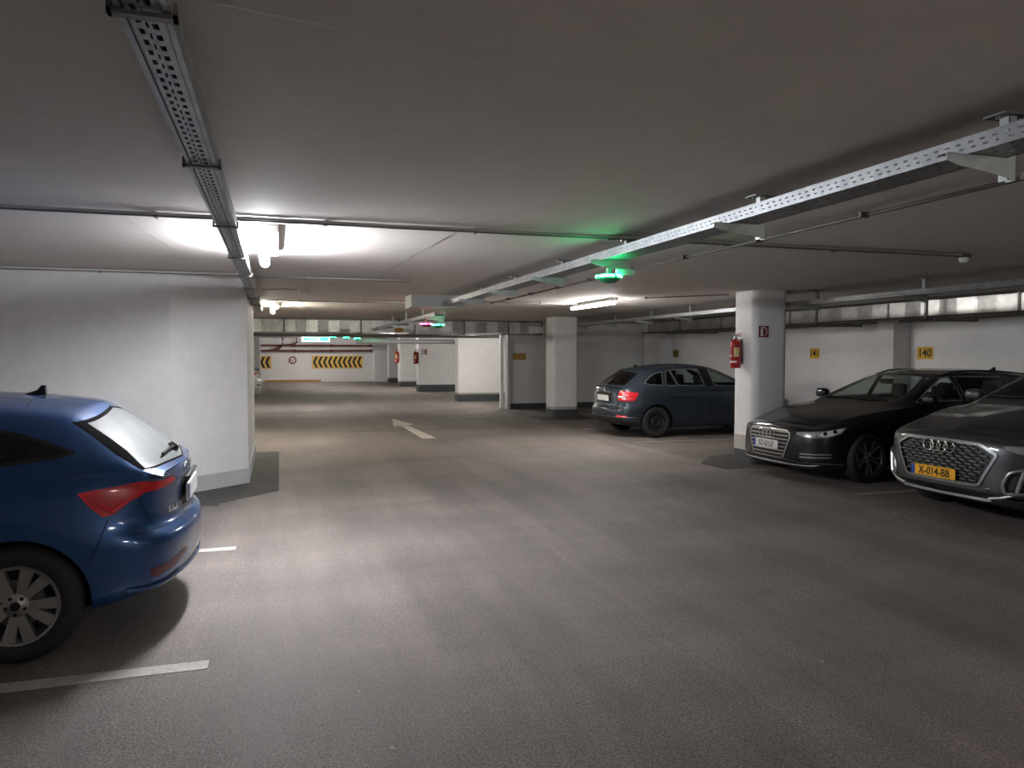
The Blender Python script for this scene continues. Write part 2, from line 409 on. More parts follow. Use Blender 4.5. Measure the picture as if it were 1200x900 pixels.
# ================================================================= CONDUITS
def conduit(pts, label, r=.014, m='pipe_grey', gap=1.1, extra=True, clips=True, m2='plastic_grey'):
    root = empty('conduit', pts[0]); tag(root, label, 'conduit', 'thin conduits on the ceiling')
    P = [Vector(p)-Vector(pts[0]) for p in pts]
    MB().tube(P, r, 8).build('pipe', m, root, True, None)
    d = (P[1]-P[0]).normalized(); s = d.cross(Vector((0,0,1)))
    if extra: MB().tube([p+s*(r*2.3)+Vector((0,0,.004)) for p in P], r*.75, 8).build('pipe', m2, root, True, None)
    if clips:
        L = (P[-1]-P[0]).length; n = int(L/gap)
        me = None
        for k in range(n):
            q = P[0]+d*(gap*(k+.5))
            if me is None:
                o = MB().box(-.012, .012, -r*1.4, r*3.6, -.017, .02).build('clip', 'pipe_dark', root); me = o.data
                o.rotation_euler.z = math.atan2(d.y, d.x)
            else:
                o = bpy.data.objects.new('clip', me); COL.objects.link(o); o.parent = root; o.rotation_euler.z = math.atan2(d.y, d.x)
            o.location = q
    return root
conduit([(-5.7, 5.53, 2.578), (6.15, 5.53, 2.578)], 'long conduit crossing the ceiling in front of the near tube lamp')
conduit([(-5.7, 9.38, 2.578), (-.4, 9.38, 2.578)], 'conduit under the ceiling along the top of the white block')
conduit([(-.2, 9.55, 2.578), (1.65, 9.55, 2.578)], 'short conduit on the ceiling behind the near tube lamp', .012)
conduit([(-.12, 13.6, 2.578), (2.3, 13.6, 2.578)], 'thin conduit on the ceiling beyond the white block', .012)
conduit([(2.95, 12.9, 2.578), (5.35, 12.9, 2.578)], 'thin conduit leading to the far end of the long tube lamp', .01, extra=False)
conduit([(5.5, 11.65, 2.578), (6.76, 10.2, 2.578)], 'conduit from the long tube lamp to the extinguisher column', .011, extra=False)
conduit([(3.62, -1.0, 2.54), (3.62, 12.8, 2.54)], 'long conduit on the ceiling alongside the lane cable tray', .013, 'pipe_dark', m2='pipe_dark')
t = empty('smoke_detector', (6.22, 5.53, 2.56)); tag(t, 'small white detector at the end of the long conduit', 'detector')
MB().lathe([(0, -.045), (.03, -.045), (.04, -.03), (.045, 0), (.0, .0)], 14).build('head', 'plastic_white', t, True)
MB().box(-.06, .06, -.025, .025, 0, .04).build('socket', 'pipe_dark', t)
t = empty('smoke_detector', (.42, 11.4, CEIL)); tag(t, 'flat round detector on the ceiling beyond the near lamp', 'detector')
MB().lathe([(0, -.05), (.05, -.05), (.075, -.02), (.08, 0), (0, 0)], 16).build('head', 'plastic_grey', t, True)
MB().tube([(-.1, 0, -.01), (-.35, .02, -.012), (-.6, -.1, -.03)], .006, 6).build('cable', 'pipe_dark', t)

# ================================================================= PERFORATED TRAYS
def perf(mb, o, ds, dt, L, bands, pitch, slot):
    """strip of sheet: bands = (t0, t1, phase) with phase None for plain sheet, else slotted"""
    o, ds, dt = Vector(o), Vector(ds), Vector(dt)
    def quad(s0, s1, t0, t1): mb.add([o+ds*s0+dt*t0, o+ds*s1+dt*t0, o+ds*s1+dt*t1, o+ds*s0+dt*t1], [(0,1,2,3)])
    for t0, t1, ph in bands:
        if ph is None: quad(0, L, t0, t1); continue
        s = 0.0; k = 0
        nxt = ph*pitch
        while s < L:
            e = min(nxt, L)
            if e > s: quad(s, e, t0, t1)
            s = nxt+slot; nxt += pitch
def tray_lane(y0, y1, x0, x1, zb, ht, label, pitch=.052, slot=.02):
    r = empty('cable_tray', (x0, y0, zb)); tag(r, label, 'cable tray', 'galvanised cable trays')
    L = y1-y0; wd = x1-x0
    for nm, x in (('side_rail', 0), ('side_rail', wd)):
        m = MB(); a, b, c_ = .28*ht, .46*ht, .62*ht
        perf(m, (x, 0, 0), (0,1,0), (0,0,1), L, [(0, a, None), (a, a+.006, .3), (a+.006, c_, None), (c_, c_+.006, .6), (c_+.006, ht, None)], pitch, slot)
        m.box(x-.002, x+.002, 0, L, ht-.003, ht+.002); m.build(nm, 'galvanised', r)
    m = MB()
    n = 4; q = wd/n; bands = []
    for k in range(n): bands += [(k*q, k*q+q*.4, None), (k*q+q*.4, k*q+q*.6, .25+.35*(k % 2)), (k*q+q*.6, (k+1)*q, None)]
    perf(m, (0, 0, .001), (0,1,0), (1,0,0), L, bands, pitch*1.6, slot); m.build('bottom', 'galvanised', r)
    for k in range(3):
        MB().tube([(wd*(.3+.2*k), 0, .02), (wd*(.35+.15*k), L*.5, .022), (wd*(.3+.22*k), L, .02)], .011, 6).build('cable', 'plastic_black', r)
    return r
tray_lane(-1.0, 11.9, 2.565, 2.765, 2.425, .065, 'long perforated steel cable tray hung under the ceiling over the lane')
tray_lane(12.5, 20.4, 2.565, 2.765, 2.295, .06, 'lower cable tray continuing behind the grey ceiling box')
tray_lane(0.5, 19.5, 7.42, 7.72, 2.375, .06, 'steel cable tray running over the parked cars by the side wall')
def hanger(x, y, zb, reach, label, group, foot=0.0):
    """plate on the ceiling, slotted post, arm under the tray"""
    r = empty('tray_hanger', (x, y, CEIL)); tag(r, label, 'bracket', group)
    h = CEIL-zb
    MB().prism([(-.075, -.05), (.075, -.05), (.075, .05), (-.075, .05)], -.008, 0).build('ceiling_plate', 'clamp_steel', r)
    m = MB(); m.box(-.02, .02, -.022, -.019, -h-.085-foot, -.008); m.box(-.02, -.017, -.022, .022, -h-.085-foot, -.008); m.box(.017, .02, -.022, .022, -h-.085-foot, -.008)
    m.build('post', 'galvanised_bracket', r)
    a = MB(); a.prism([(-.02, -h-.004), (-.02, -h-.078), (-reach+.05, -h-.045), (-reach, -h-.03), (-reach, -h-.004)], -.027, -.023, 'y')
    a.box(-reach, -.02, -.027, .02, -h-.004, -h-.001)
    a.build('arm', 'galvanised_bracket', r)
    for s in (-1, 1): MB().lathe([(0, 0), (.008, 0), (.008, -.012), (0, -.012)], 6, 'z', (s*.055, 0, -.008)).build('bolt', 'galvanised_bracket', r)
    return r
for k, y in enumerate((2.3, 3.9, 5.7, 7.15, 8.75, 10.3)):
    hanger(2.80, y, 2.425, .34, ('nearest hanger bracket of the lane cable tray', 'second hanger bracket of the lane cable tray', 'hanger bracket of the lane tray carrying the green indicator',
           'hanger bracket of the lane tray just past the green indicator', 'fifth hanger bracket of the lane cable tray', 'last hanger bracket of the lane tray before the ceiling box')[k], 'hangers of the lane tray')
for k, y in enumerate((12.9, 14.8, 16.8, 18.8)):
    hanger(2.80, y, 2.295, .34, 'hanger bracket of the low tray, number %s beyond the ceiling box' % ('one', 'two', 'three', 'four')[k], 'hangers of the low tray')
for k, y in enumerate((3.6, 5.55, 7.45, 9.4, 13.0, 14.6, 16.4, 18.1)):
    o = hanger(7.76, y, 2.375, .38, ('hanger of the wall side tray above the SUV tail', 'hanger of the wall side tray above the grey SUV', 'hanger of the wall side tray above the black estate',
           'hanger of the wall side tray just right of the extinguisher column', 'hanger of the wall side tray above the grey hatchback roof', 'hanger of the wall side tray left of the hatchback hanger',
           'hanger of the wall side tray near the far pilaster', 'last hanger of the wall side tray by the middle column')[k], 'hangers of the wall side tray')
# slim slotted tray on the left
r = empty('slotted_trunking', (-.272, -1.0, 2.415)); tag(r, 'narrow slotted steel trunking running along the ceiling left of the lane', 'cable tray')
L = 15.2
m = MB()
perf(m, (-.036, 0, 0), (0,1,0), (1,0,0), L, [(0, .010, None), (.010, .022, .10), (.022, .030, None), (.030, .035, .45), (.035, .043, None), (.043, .057, .55), (.057, .072, None)], .066, .033)
m.build('bottom', 'galvanised', r)
for s in (-1, 1):
    m = MB(); m.box(s*.049-.007, s*.049+.007, 0, L, -.006, .0); m.box(s*.055-.0015, s*.055+.0015, 0, L, 0, .07); m.box(s*.038-.0012, s*.038+.0012, 0, L, 0, .012)
    m.build('side_rail', 'galvanised', r)
for k in range(3): MB().tube([(-.03+.03*k, 0, .03), (-.02+.02*k, L*.4, .035), (-.03+.03*k, L, .03)], .013, 6).build('cable', 'plastic_black', r)
MB().box(-.054, .054, 0, L, .066, .07).build('backing', 'plastic_black', r)
for y in (1.87, 3.28, 4.78, 6.3, 7.7, 9.28, 10.8, 12.3):
    m = MB(); yy = y+1.0
    m.box(-.072, .072, yy-.014, yy+.014, -.018, -.008); m.box(-.072, -.062, yy-.014, yy+.014, -.018, .02); m.box(.062, .072, yy-.014, yy+.014, -.018, .02);
    m.build('clamp', 'clamp_steel', r)
    m = MB().box(-.05, .05, yy-.014, yy+.014, .071, .08); m.box(-.01, .01, yy-.01, yy+.01, .079, .185); m.build('hanger_rod', 'clamp_steel', r)

# grey casing under the ceiling where the tray steps down
t = empty('ceiling_box', (2.5, 11.9, CEIL)); tag(t, 'pale grey rectangular casing under the ceiling where the tray steps down', 'casing')
MB().box(-.43, .43, 0, .6, -.2, 0).build('body', 'box_grey', t)
MB().box(-.44, .44, -.012, .012, -.205, -.192).build('lower_edge', 'plastic_grey', t)
for x in (-.2, .1, .36): MB().lathe([(0, 0), (.008, 0), (.008, -.006), (0, -.006)], 8, 'y', (x, 0, -.1)).build('screw', 'plastic_white', t)

# ================================================================= INDICATOR LAMPS
def indicator(x, y, z, stem, m, ml, label, top=None):
    r = empty('bay_indicator', (x, y, z)); tag(r, label, 'indicator lamp', 'bay occupancy indicator lamps')
    MB().box(-.016, .016, -.02, .02, .03, stem).build('stem', 'pipe_grey', r)
    MB().lathe([(0, -.042), (.05, -.040), (.085, -.02), (.105, 0), (.085, .018), (.05, .030), (0, .034)], 24).build('lens', ml, r, True, None)
    for a0, a1 in ((3.5, 4.75), (5.05, 5.75)):
        MB().tube([(.098*math.cos(a0+(a1-a0)*k/6), .098*math.sin(a0+(a1-a0)*k/6), .010) for k in range(7)], .013, 8).build('led_strip', m, r, True, None)
    for a0, a1 in ((.5, 1.5), (2.0, 3.0)):
        MB().tube([(.098*math.cos(a0+(a1-a0)*k/6), .098*math.sin(a0+(a1-a0)*k/6), .010) for k in range(7)], .013, 8).build('led_strip', m, r, True, None)
    return r
indicator(2.62, 5.675, 2.275, .083, 'led_green', 'lens_green', 'glowing green disc indicator hanging below the lane cable tray')
indicator(2.71, 12.87, 2.145, .068, 'led_green_far', 'lens_green', 'small green indicator paired with a red one below the low tray')
indicator(2.50, 12.88, 2.16, .085, 'led_red', 'lens_red', 'small red indicator beside a green one below the low tray')
for k, (x, y, z) in enumerate(((1.75, 24.6, 2.18), (2.3, 26.0, 2.2), (2.6, 25.4, 2.16), (2.9, 29.5, 2.34), (3.4, 26.8, 2.26))):
    indicator(x, y, z, CEIL-z, 'led_green_far', 'lens_green', ('distant green indicator leftmost of the group behind the duct', 'distant green indicator in front of the exit sign end', 'distant low green indicator under the pipe behind the duct',
              'small far green indicator right under the duct edge', 'distant green indicator rightmost of the group behind the duct')[k])
MB_arm = MB().box(-.0, .16, -.012, .012, -.045, .0)
o = MB_arm.build('sensor_box', 'plastic_white', None, loc=(2.66, 5.62, 2.345)); tag(o, 'small white sensor box beside the green indicator stem', 'sensor')
t = empty('exit_sign', (1.45, 29.6, 2.12)); tag(t, 'lit green and white exit arrow sign hanging beyond the duct', 'sign')
MB().box(-.5, .55, 0, .05, 0, .20).build('light_box', 'sign_glow_white', t)
MB().prism([(-.46, .10), (-.30, .19), (-.30, .13), (.1, .13), (.1, .07), (-.30, .07), (-.30, .01)], -.006, -.001, 'y').build('arrow', 'sign_green', t)
MB().prism([(.18, .03), (.5, .03), (.5, .17), (.18, .17)], -.006, -.001, 'y').build('pictogram_panel', 'sign_green', t)
for x in (-.3, .35): MB().tube([(x, .025, .2), (x, .025, .48)], .008, 6).build('rod', 'pipe_grey', t)
t = empty('hanging_sign', (4.15, 31.2, 2.04)); tag(t, 'grey unlit sign board hanging next to the exit sign', 'sign')
MB().box(-.55, .55, 0, .05, 0, .22).build('board', 'plastic_grey', t)
MB().box(-.5, .5, -.006, 0, .07, .15).build('stripe', 'pipe_grey', t)
for x in (-.4, .4): MB().tube([(x, .025, .22), (x, .025, .56)], .008, 6).build('rod', 'pipe_grey', t)
t = empty('warning_beacon', (3.15, 20.05, 2.32)); tag(t, 'round amber beacon in front of the cross duct', 'beacon')
MB().lathe([(0, -.09), (.08, -.085), (.12, -.05), (.125, 0), (.11, .02), (0, .02)], 20).build('lens', 'amber', t, True, None)
MB().box(-.03, .03, -.03, .03, .02, .28).build('bracket', 'pipe_dark', t)

# ================================================================= DUCTS AND PIPES
def duct_x(x0, x1, y0, y1, z0, z1, joints, label, hang=True):
    r = empty('air_duct', (x0, y0, z0)); tag(r, label, 'duct', 'galvanised air ducts')
    xs = [x0]+list(joints)+[x1]
    for a, b in zip(xs[:-1], xs[1:]):
        m = MB(); n = max(2, int((b-a)/.28)); d, h = y1-y0, z1-z0
        for k in range(n):       # cross-broken panels: alternating shallow creases
            q0, q1 = a-x0+(b-a)*k/n, a-x0+(b-a)*(k+1)/n; e0 = .03*(k % 2); e1 = .03*((k+1) % 2)
            m.add([(q0,-e0,0),(q1,-e1,0),(q1,-e1,h),(q0,-e0,h),(q0,d,0),(q1,d,0),(q1,d,h),(q0,d,h)], [(0,1,2,3),(5,4,7,6),(3,2,6,7),(4,5,1,0)])
        m.build('duct_section', 'duct_steel', r)
    for a in xs:
        MB().box(a-x0-.02, a-x0+.02, -.035, y1-y0+.035, -.035, z1-z0+.02).build('flange', 'clamp_steel', r)
    m = MB().box(0, x1-x0, -.05, -.02, -.05, -.03); m.build('hanger_rail', 'clamp_steel', r)
    m = MB().box(0, x1-x0, -.02, .02, z1-z0+.01, z1-z0+.05); m.build('hanger_rail', 'clamp_steel', r)
    return r
duct_x(-5.6, 7.35, 20.5, 21.2, 2.24, 2.55, (-2.6, .22, 2.2, 3.65, 5.05, 6.35), 'rectangular steel air duct crossing the lane under the ceiling')
MB_c = MB().box(6.95, 7.35, 20.34, 20.462, 2.26, 2.44).build('junction_box', 'plastic_white'); tag(MB_c, 'white junction box on the cross duct beside the middle column', 'box')
for k, (y, z, rr, m_, lab) in enumerate(((22.6, 2.2, .05, 'pipe_grey', 'grey pipe crossing the lane behind the duct'), (23.0, 2.22, .03, 'pipe_light', 'thin pale pipe crossing the lane behind the duct'), (27.0, 2.10, .08, 'pipe_light', 'thick pale pipe crossing the lane above the far piers'))):
    tag(MB().tube([(XL if k < 2 else 2.7, y, z), (XR, y, z)], rr, 12).build('pipe', m_, None, True), lab, 'pipe', 'pipes behind the cross duct')
def duct_y(x0, x1, y0, y1, z0, z1, joints, label):
    r = empty('air_duct', (x0, y0, z0)); tag(r, label, 'duct', 'galvanised air ducts')
    ys = [y0]+list(joints)+[y1]; wd, h = x1-x0, z1-z0
    for a, b in zip(ys[:-1], ys[1:]):
        m = MB(); n = max(2, int((b-a)/.35))
        for k in range(n):
            q0, q1 = a-y0+(b-a)*k/n, a-y0+(b-a)*(k+1)/n; e0 = .02*(k % 2); e1 = .02*((k+1) % 2)
            m.add([(-e0,q0,0),(-e1,q1,0),(-e1,q1,h),(-e0,q0,h),(wd,q0,0),(wd,q1,0),(wd,q1,h),(wd,q0,h)], [(0,3,2,1),(4,5,6,7),(3,7,6,2),(0,1,5,4)])
        m.box(0, wd, a-y0, a-y0+.004, 0, h); m.box(0, wd, b-y0-.004, b-y0, 0, h)
        m.build('duct_section', 'duct_steel', r)
    for a in ys: MB().box(-.03, wd+.03, a-y0-.02, a-y0+.02, -.03, h+.02).build('flange', 'clamp_steel', r)
    MB().box(-.03, -.01, 0, y1-y0, -.05, -.03).build('hanger_rail', 'clamp_steel', r)
    return r
duct_y(10.55, 11.05, .5, 20.0, 2.30, 2.56, (3.2, 5.8, 8.4, 10.9, 13.6, 16.2, 18.2), 'rectangular steel air duct along the side wall above the cars')
tag(MB().tube([(10.42, .5, 2.27), (10.42, 20.2, 2.27)], .022, 8).build('pipe', 'pipe_dark', None, True), 'thin dark pipe under the side wall duct', 'pipe', 'pipes by the side wall')
tag(MB().tube([(11.25, .5, 2.275), (11.25, 20.2, 2.275)], .03, 8).build('pipe', 'pipe_grey', None, True), 'grey pipe hugging the side wall above the bay numbers', 'pipe', 'pipes by the side wall')
for k, y in enumerate((5.2, 7.6, 9.85, 12.5, 15.2, 17.8)):
    r = empty('duct_hanger', (10.3, y, CEIL)); tag(r, 'dark strut frame holding the side wall duct, number %s from the near end' % ('one', 'two', 'three', 'four', 'five', 'six')[k], 'bracket', 'strut frames of the side wall duct')
    MB().box(-.02, .02, -.02, .02, -.40, 0).build('post', 'clamp_steel', r)
    MB().box(1.06, 1.10, -.02, .02, -.40, 0).build('post', 'clamp_steel', r)
    MB().box(-.02, 1.10, -.02, .02, -.40, -.36).build('crossbar', 'clamp_steel', r)
# far wall pipework
for z, nm in ((2.16, 'upper'), (1.86, 'lower')):
    r = empty('sprinkler_pipe', (-.8, 45.75, z)); tag(r, '%s of the two dark red sprinkler pipes on the chevron wall' % nm, 'pipe', 'sprinkler pipes')
    MB().tube([(0, 0, 0), (6.4, 0, 0)], .055, 10).build('pipe', 'pipe_red', r, True)
    for x in (1.8, 3.9, 6.2): MB().tube([(x, 0, 0), (x+.14, 0, 0)], .085, 10).build('coupling', 'pipe_red', r, True)
t = empty('sprinkler_riser', (.6, 45.6, 1.86)); tag(t, 'dark red bent pipe linking up from the sprinkler pipes', 'pipe')
MB().tube([(-.9, 0, .0), (-.45, 0, .1), (-.2, 0, .3), (-.2, 0, .74)], .07, 10).build('pipe', 'pipe_red', t, True)
MB().tube([(-.1, 0, .32), (.45, 0, .36), (.6, 0, .5), (.6, 0, .74)], .05, 10).build('pipe', 'pipe_red', t, True)
for z in (2.19, 2.0): tag(MB().tube([(5.55, 45.1, z), (XR, 45.1, z)], .06, 10).build('pipe', 'pipe_light', None, True), 'pale pipe above the low far wall, %s one' % ('upper' if z > 2.1 else 'lower'), 'pipe', 'pale pipes at the far wall')

# ================================================================= SIGNS
def chevrons(x0, x1, z0, z1, n, label, off=0):
    r = empty('chevron_board', (x0, 45.985, z0)); tag(r, label, 'sign', 'chevron boards')
    W, Hh = x1-x0, z1-z0; e = .05
    MB().box(0, W, -.02, .01, 0, Hh).build('board', 'chevron_yellow', r)
    p = (W-2*e)/n; h = Hh-2*e
    for k in range(n):
        a = e+k*p; b = a+p*.48; s = p*.55
        if k == n-1: s = min(s, W-e-b)
        MB().prism([(a+s, e), (b+s, e), (b, e+h/2), (b+s, e+h), (a+s, e+h), (a, e+h/2)], -.024, -.019, 'y').build('chevron', 'sign_black', r)
chevrons(2.06, 5.02, .80, 1.55, 10, 'wide black and yellow chevron board on the far end wall')
chevrons(-1.2, -.24, .80, 1.55, 3, 'partly hidden black and yellow chevron board at the lane edge')
t = empty('round_sign', (.96, 45.97, 1.3)); tag(t, 'small round red rimmed no stopping sign on the far wall', 'sign')
MB().lathe([(0, 0), (.22, 0), (.22, -.015), (0, -.015)], 28, 'y').build('disc', 'sign_white', t)
MB().lathe([(.15, -.017), (.22, -.017), (.22, -.022), (.15, -.022)], 28, 'y', closed=True).build('ring', 'sign_red', t)
MB().prism([(-.13, .03), (-.02, -.09), (.14, .12), (.11, .14), (-.02, -.03), (-.10, .06)], -.022, -.016, 'y').build('symbol', 'pipe_dark', t)
def bay_sign(y, z, s, label, hw=.15, hh=.115, m='sign_yellow'):
    r = empty('bay_number', (XR, y, z)); tag(r, label, 'sign', 'yellow bay number plates')
    MB().prism(rrect(-hw, hw, -hh, hh, .02, 3), -.012, 0, 'x').build('plate', m, r)
    text_obj('digits', s, .205, 'sign_black', r, face_m((-.0135, 0, -.004), (0,-1,0), (0,0,1)), .001, bold=.004)
bay_sign(11.0, 1.67, '140', 'yellow plate numbered 140 on the wall behind the black estate', .18)
bay_sign(13.99, 1.665, '141', 'yellow plate numbered 141 just right of the extinguisher column')
bay_sign(20.1, 1.67, '143', 'small yellow plate on the wall above the grey hatchback', m='sign_yellow_dull')
t = empty('notice_plate', (7.03, 21.6, 1.575)); tag(t, 'dull amber notice plate on the store room wall', 'sign')
MB().box(-.2, .2, -.012, 0, -.1, .1).build('plate', 'sign_yellow_dull', t)
MB().box(-.17, .17, -.015, -.012, .02, .06).build('print_line', 'wood_board', t)
MB().box(-.17, .12, -.015, -.012, -.06, -.02).build('print_line', 'wood_board', t)
def ext_sign(x, y, z, s, label):
    r = empty('extinguisher_sign', (x, y, z)); tag(r, label, 'sign', 'fire extinguisher signs')
    MB().box(-s, s, -.008, 0, -s, s).build('plate', 'sign_red', r)
    k = s/.1
    m = MB(); m.prism(rrect(-.065*k, -.015*k, -.08*k, .045*k, .012*k, 3), -.011, -.008, 'y'); m.box(-.052*k, -.028*k, -.011, -.008, .045*k, .07*k); m.box(-.06*k, .0*k, -.011, -.008, .066*k, .08*k)
    m.build('bottle_symbol', 'sign_white', r)
    pts = [(-.0*k, -.010, .073*k)]+[(.015*k+.045*k*math.sin(a), -.010, .0*k+.07*k*math.cos(a)) for a in np.linspace(.2, PI*.95, 9)]
    MB().tube(pts, .007*k, 6).build('hose_symbol', 'sign_white', r)
ext_sign(6.93, 9.555, 1.985, .085, 'dark red fire extinguisher sign on the rounded column')
ext_sign(6.22, 32.48, 1.75, .11, 'tiny red extinguisher sign on the shaded far pier')
def extinguisher(loc, rz, label, sc=1.0):
    r = empty('fire_extinguisher', loc, rz); tag(r, label, 'extinguisher', 'red fire extinguishers'); r.scale = (sc, sc, sc)
    R, h = .08, .42
    MB().lathe([(0, 0), (R*.9, 0), (R, .012), (R, h-.05), (R*.92, h-.025), (R*.65, h), (.03, h+.02), (0, h+.02)], 24).build('cylinder', 'ext_red', r, True, 50)
    for z0, z1, a0, a1 in ((.08, .11, -2.9, -.3), (.17, .20, -2.7, -1.3), (.33, .35, -2.8, -1.9)):
        m = MB(); m.add([((R+.001)*math.cos(a), (R+.001)*math.sin(a), z) for z in (z0, z1) for a in np.linspace(a0, a1, 11)], [(i, i+1, i+12, i+11) for i in range(10)]); m.build('label_band', 'label_white', r, True)
    m = MB(); m.add([((R+.002)*math.cos(a), (R+.002)*math.sin(a), z) for z in (.17, .31) for a in np.linspace(-.9, .1, 7)], [(i, i+1, i+8, i+7) for i in range(6)]); m.build('side_label', 'label_yellow', r)
    MB().lathe([(0, h+.02), (.022, h+.02), (.022, h+.055), (0, h+.055)], 12).build('valve', 'galvanised', r, True)
    MB().box(-.012, .012, -.012, .10, h+.058, h+.07).build('handle', 'plastic_black', r)
    MB().prism([(-.01, h+.072), (.10, h+.105), (.10, h+.115), (-.01, h+.085)], -.012, .012, 'x').build('lever', 'ext_red', r)
    MB().tube([(-.02, 0, h+.04), (-.08, 0, h+.06), (-.115, 0, h+.0), (-.112, 0, h-.1), (-.105, 0, .2)], .011, 8).build('hose', 'plastic_black', r, True)
    MB().lathe([(0, 0), (.022, 0), (.022, .012), (0, .012)], 12, 'y', (0, -.035, h+.04)).build('gauge', 'label_white', r, True)
    MB().box(-.015, .015, R-.005, R+.03, .06, h+.02).build('wall_bracket', 'pipe_dark', r)
extinguisher((6.66, 9.86, 1.44), -PI/2, 'red fire extinguisher hanging on the side of the rounded column')
extinguisher((5.87, 32.75, 1.22), -PI/2, 'small distant red extinguisher on the shaded far pier', 1.25)
extinguisher((5.90, 38.3, 1.2), -PI/2, 'farthest red extinguisher on the pier deep in the lane', 1.35)
# ================================================================= CAR ENGINE
# a body is two smooth B-spline skins: BAND wraps front-side-rear below the belt line, TOP is bonnet-screen-roof-rear glass.
# outlines (windows, lamps, doors ...) are mapped onto the skins and cut out with a constrained triangulation.
def basis(n, t):
    t = np.clip(np.asarray(t, float), 0, 1-1e-9)
    k = np.concatenate(([0]*3, np.linspace(0, 1, n-2), [1]*3))
    B = [((t >= k[i]) & (t < k[i+1])).astype(float) for i in range(len(k)-1)]
    for d in range(1, 4):
        C = []
        for i in range(len(B)-1):
            a = (t-k[i])/(k[i+d]-k[i])*B[i] if k[i+d] > k[i] else 0*t
            b = (k[i+d+1]-t)/(k[i+d+1]-k[i+1])*B[i+1] if k[i+d+1] > k[i+1] else 0*t
            C.append(a+b)
        B = C
    return np.stack(B[:n], -1)
class Skin:
    def __init__(s, C, flip):
        s.C = np.array(C, float); s.nu, s.nv = s.C.shape[:2]; s.flip = flip
        s.U = np.linspace(0, 1, 300); s.V = np.linspace(0, 1, 150)
        s.G = np.einsum('ui,vj,ijk->uvk', basis(s.nu, s.U), basis(s.nv, s.V), s.C)
        du = np.gradient(s.G, axis=0); dv = np.gradient(s.G, axis=1)
        n = np.cross(du, dv); n /= np.linalg.norm(n, axis=2, keepdims=True)+1e-12
        s.GN = -n if flip else n
        s.lu = np.linalg.norm(np.diff(s.G, axis=0), axis=2).sum(0).max(); s.lv = np.linalg.norm(np.diff(s.G, axis=1), axis=2).sum(1).max()
    def ev(s, uv):
        uv = np.atleast_2d(uv)
        return np.einsum('mi,mj,ijk->mk', basis(s.nu, uv[:, 0]), basis(s.nv, uv[:, 1]), s.C)
    def nrm(s, uv, e=2e-3):
        uv = np.atleast_2d(uv)
        a0 = uv.copy(); a1 = uv.copy(); b0 = uv.copy(); b1 = uv.copy()
        a0[:, 0] -= e; a1[:, 0] += e; b0[:, 1] -= e; b1[:, 1] += e
        c = lambda q: np.clip(q, 0, 1)
        n = np.cross(s.ev(c(a1))-s.ev(c(a0)), s.ev(c(b1))-s.ev(c(b0)))
        n /= np.linalg.norm(n, axis=1, keepdims=True)+1e-12
        return -n if s.flip else n
    def inv(s, pts, comps, face=None):
        """parameters of the skin points nearest to pts, measured in the given coordinate components"""
        pts = np.atleast_2d(np.asarray(pts, float)); out = np.zeros((len(pts), 2))
        G = s.G[:, :, comps].reshape(-1, len(comps))
        pen = 0 if face is None else (np.clip(.12-(s.GN @ np.array(face, float)), 0, None)*4).reshape(-1)
        if getattr(s, 'vmax', 1) < 1: pen = pen+np.broadcast_to(np.where(s.V > s.vmax, 5.0, 0.0), (300, 150)).reshape(-1)
        for i, p in enumerate(pts):
            d = ((G-p)**2).sum(1)+pen
            k = int(d.argmin()); out[i] = (s.U[k//150], s.V[k % 150])
        for _ in range(6):
            e = 1e-4
            P = s.ev(out)[:, comps]; q = out.copy(); q[:, 0] = np.clip(q[:, 0]+e, 0, 1); du = (s.ev(q)[:, comps]-P)/np.maximum(q[:, 0]-out[:, 0], 1e-9)[:, None]
            q = out.copy(); q[:, 1] = np.clip(q[:, 1]+e, 0, 1); dv = (s.ev(q)[:, comps]-P)/np.maximum(q[:, 1]-out[:, 1], 1e-9)[:, None]
            r = pts-P
            a, b, c = (du*du).sum(1)+1e-6, (du*dv).sum(1), (dv*dv).sum(1)+1e-6
            f, g = (du*r).sum(1), (dv*r).sum(1); det = a*c-b*b+1e-12
            st = np.stack([(c*f-b*g)/det, (a*g-b*f)/det], 1)
            out = np.clip(out+np.clip(st, -.01, .01), 0, 1); out[:, 1] = np.minimum(out[:, 1], max(getattr(s, 'vmax', 1), 0))
        return out
VIEW = dict(side=((0, 2), (0, 1, 0)), front=((1, 2), (-1, 0, 0)), rear=((1, 2), (1, 0, 0)), top=((0, 1), (0, 0, 1)), wrap=((0, 1, 2), None))
def dens(poly, step=.03, closed=True):
    out = []; n = len(poly)
    for i in range(n if closed else n-1):
        a, b = np.array(poly[i], float), np.array(poly[(i+1) % n], float); k = max(1, int(np.linalg.norm(b-a)/step))
        out += [tuple(a+(b-a)*j/k) for j in range(k)]
    if not closed: out.append(tuple(poly[-1]))
    return out
def rnd(poly, r=.03, k=4):
    """round the corners of a polygon (any dimension)"""
    out = []; n = len(poly)
    for i in range(n):
        p0, p, p1 = [np.array(poly[(i+d) % n], float) for d in (-1, 0, 1)]
        a, b = p0-p, p1-p; la, lb = np.linalg.norm(a), np.linalg.norm(b); q = min(r, la*.45, lb*.45)
        s, e = p+a/la*q, p+b/lb*q
        for t in np.linspace(0, 1, k+1): out.append(tuple((1-t)**2*s+2*t*(1-t)*p+t*t*e))
    return out
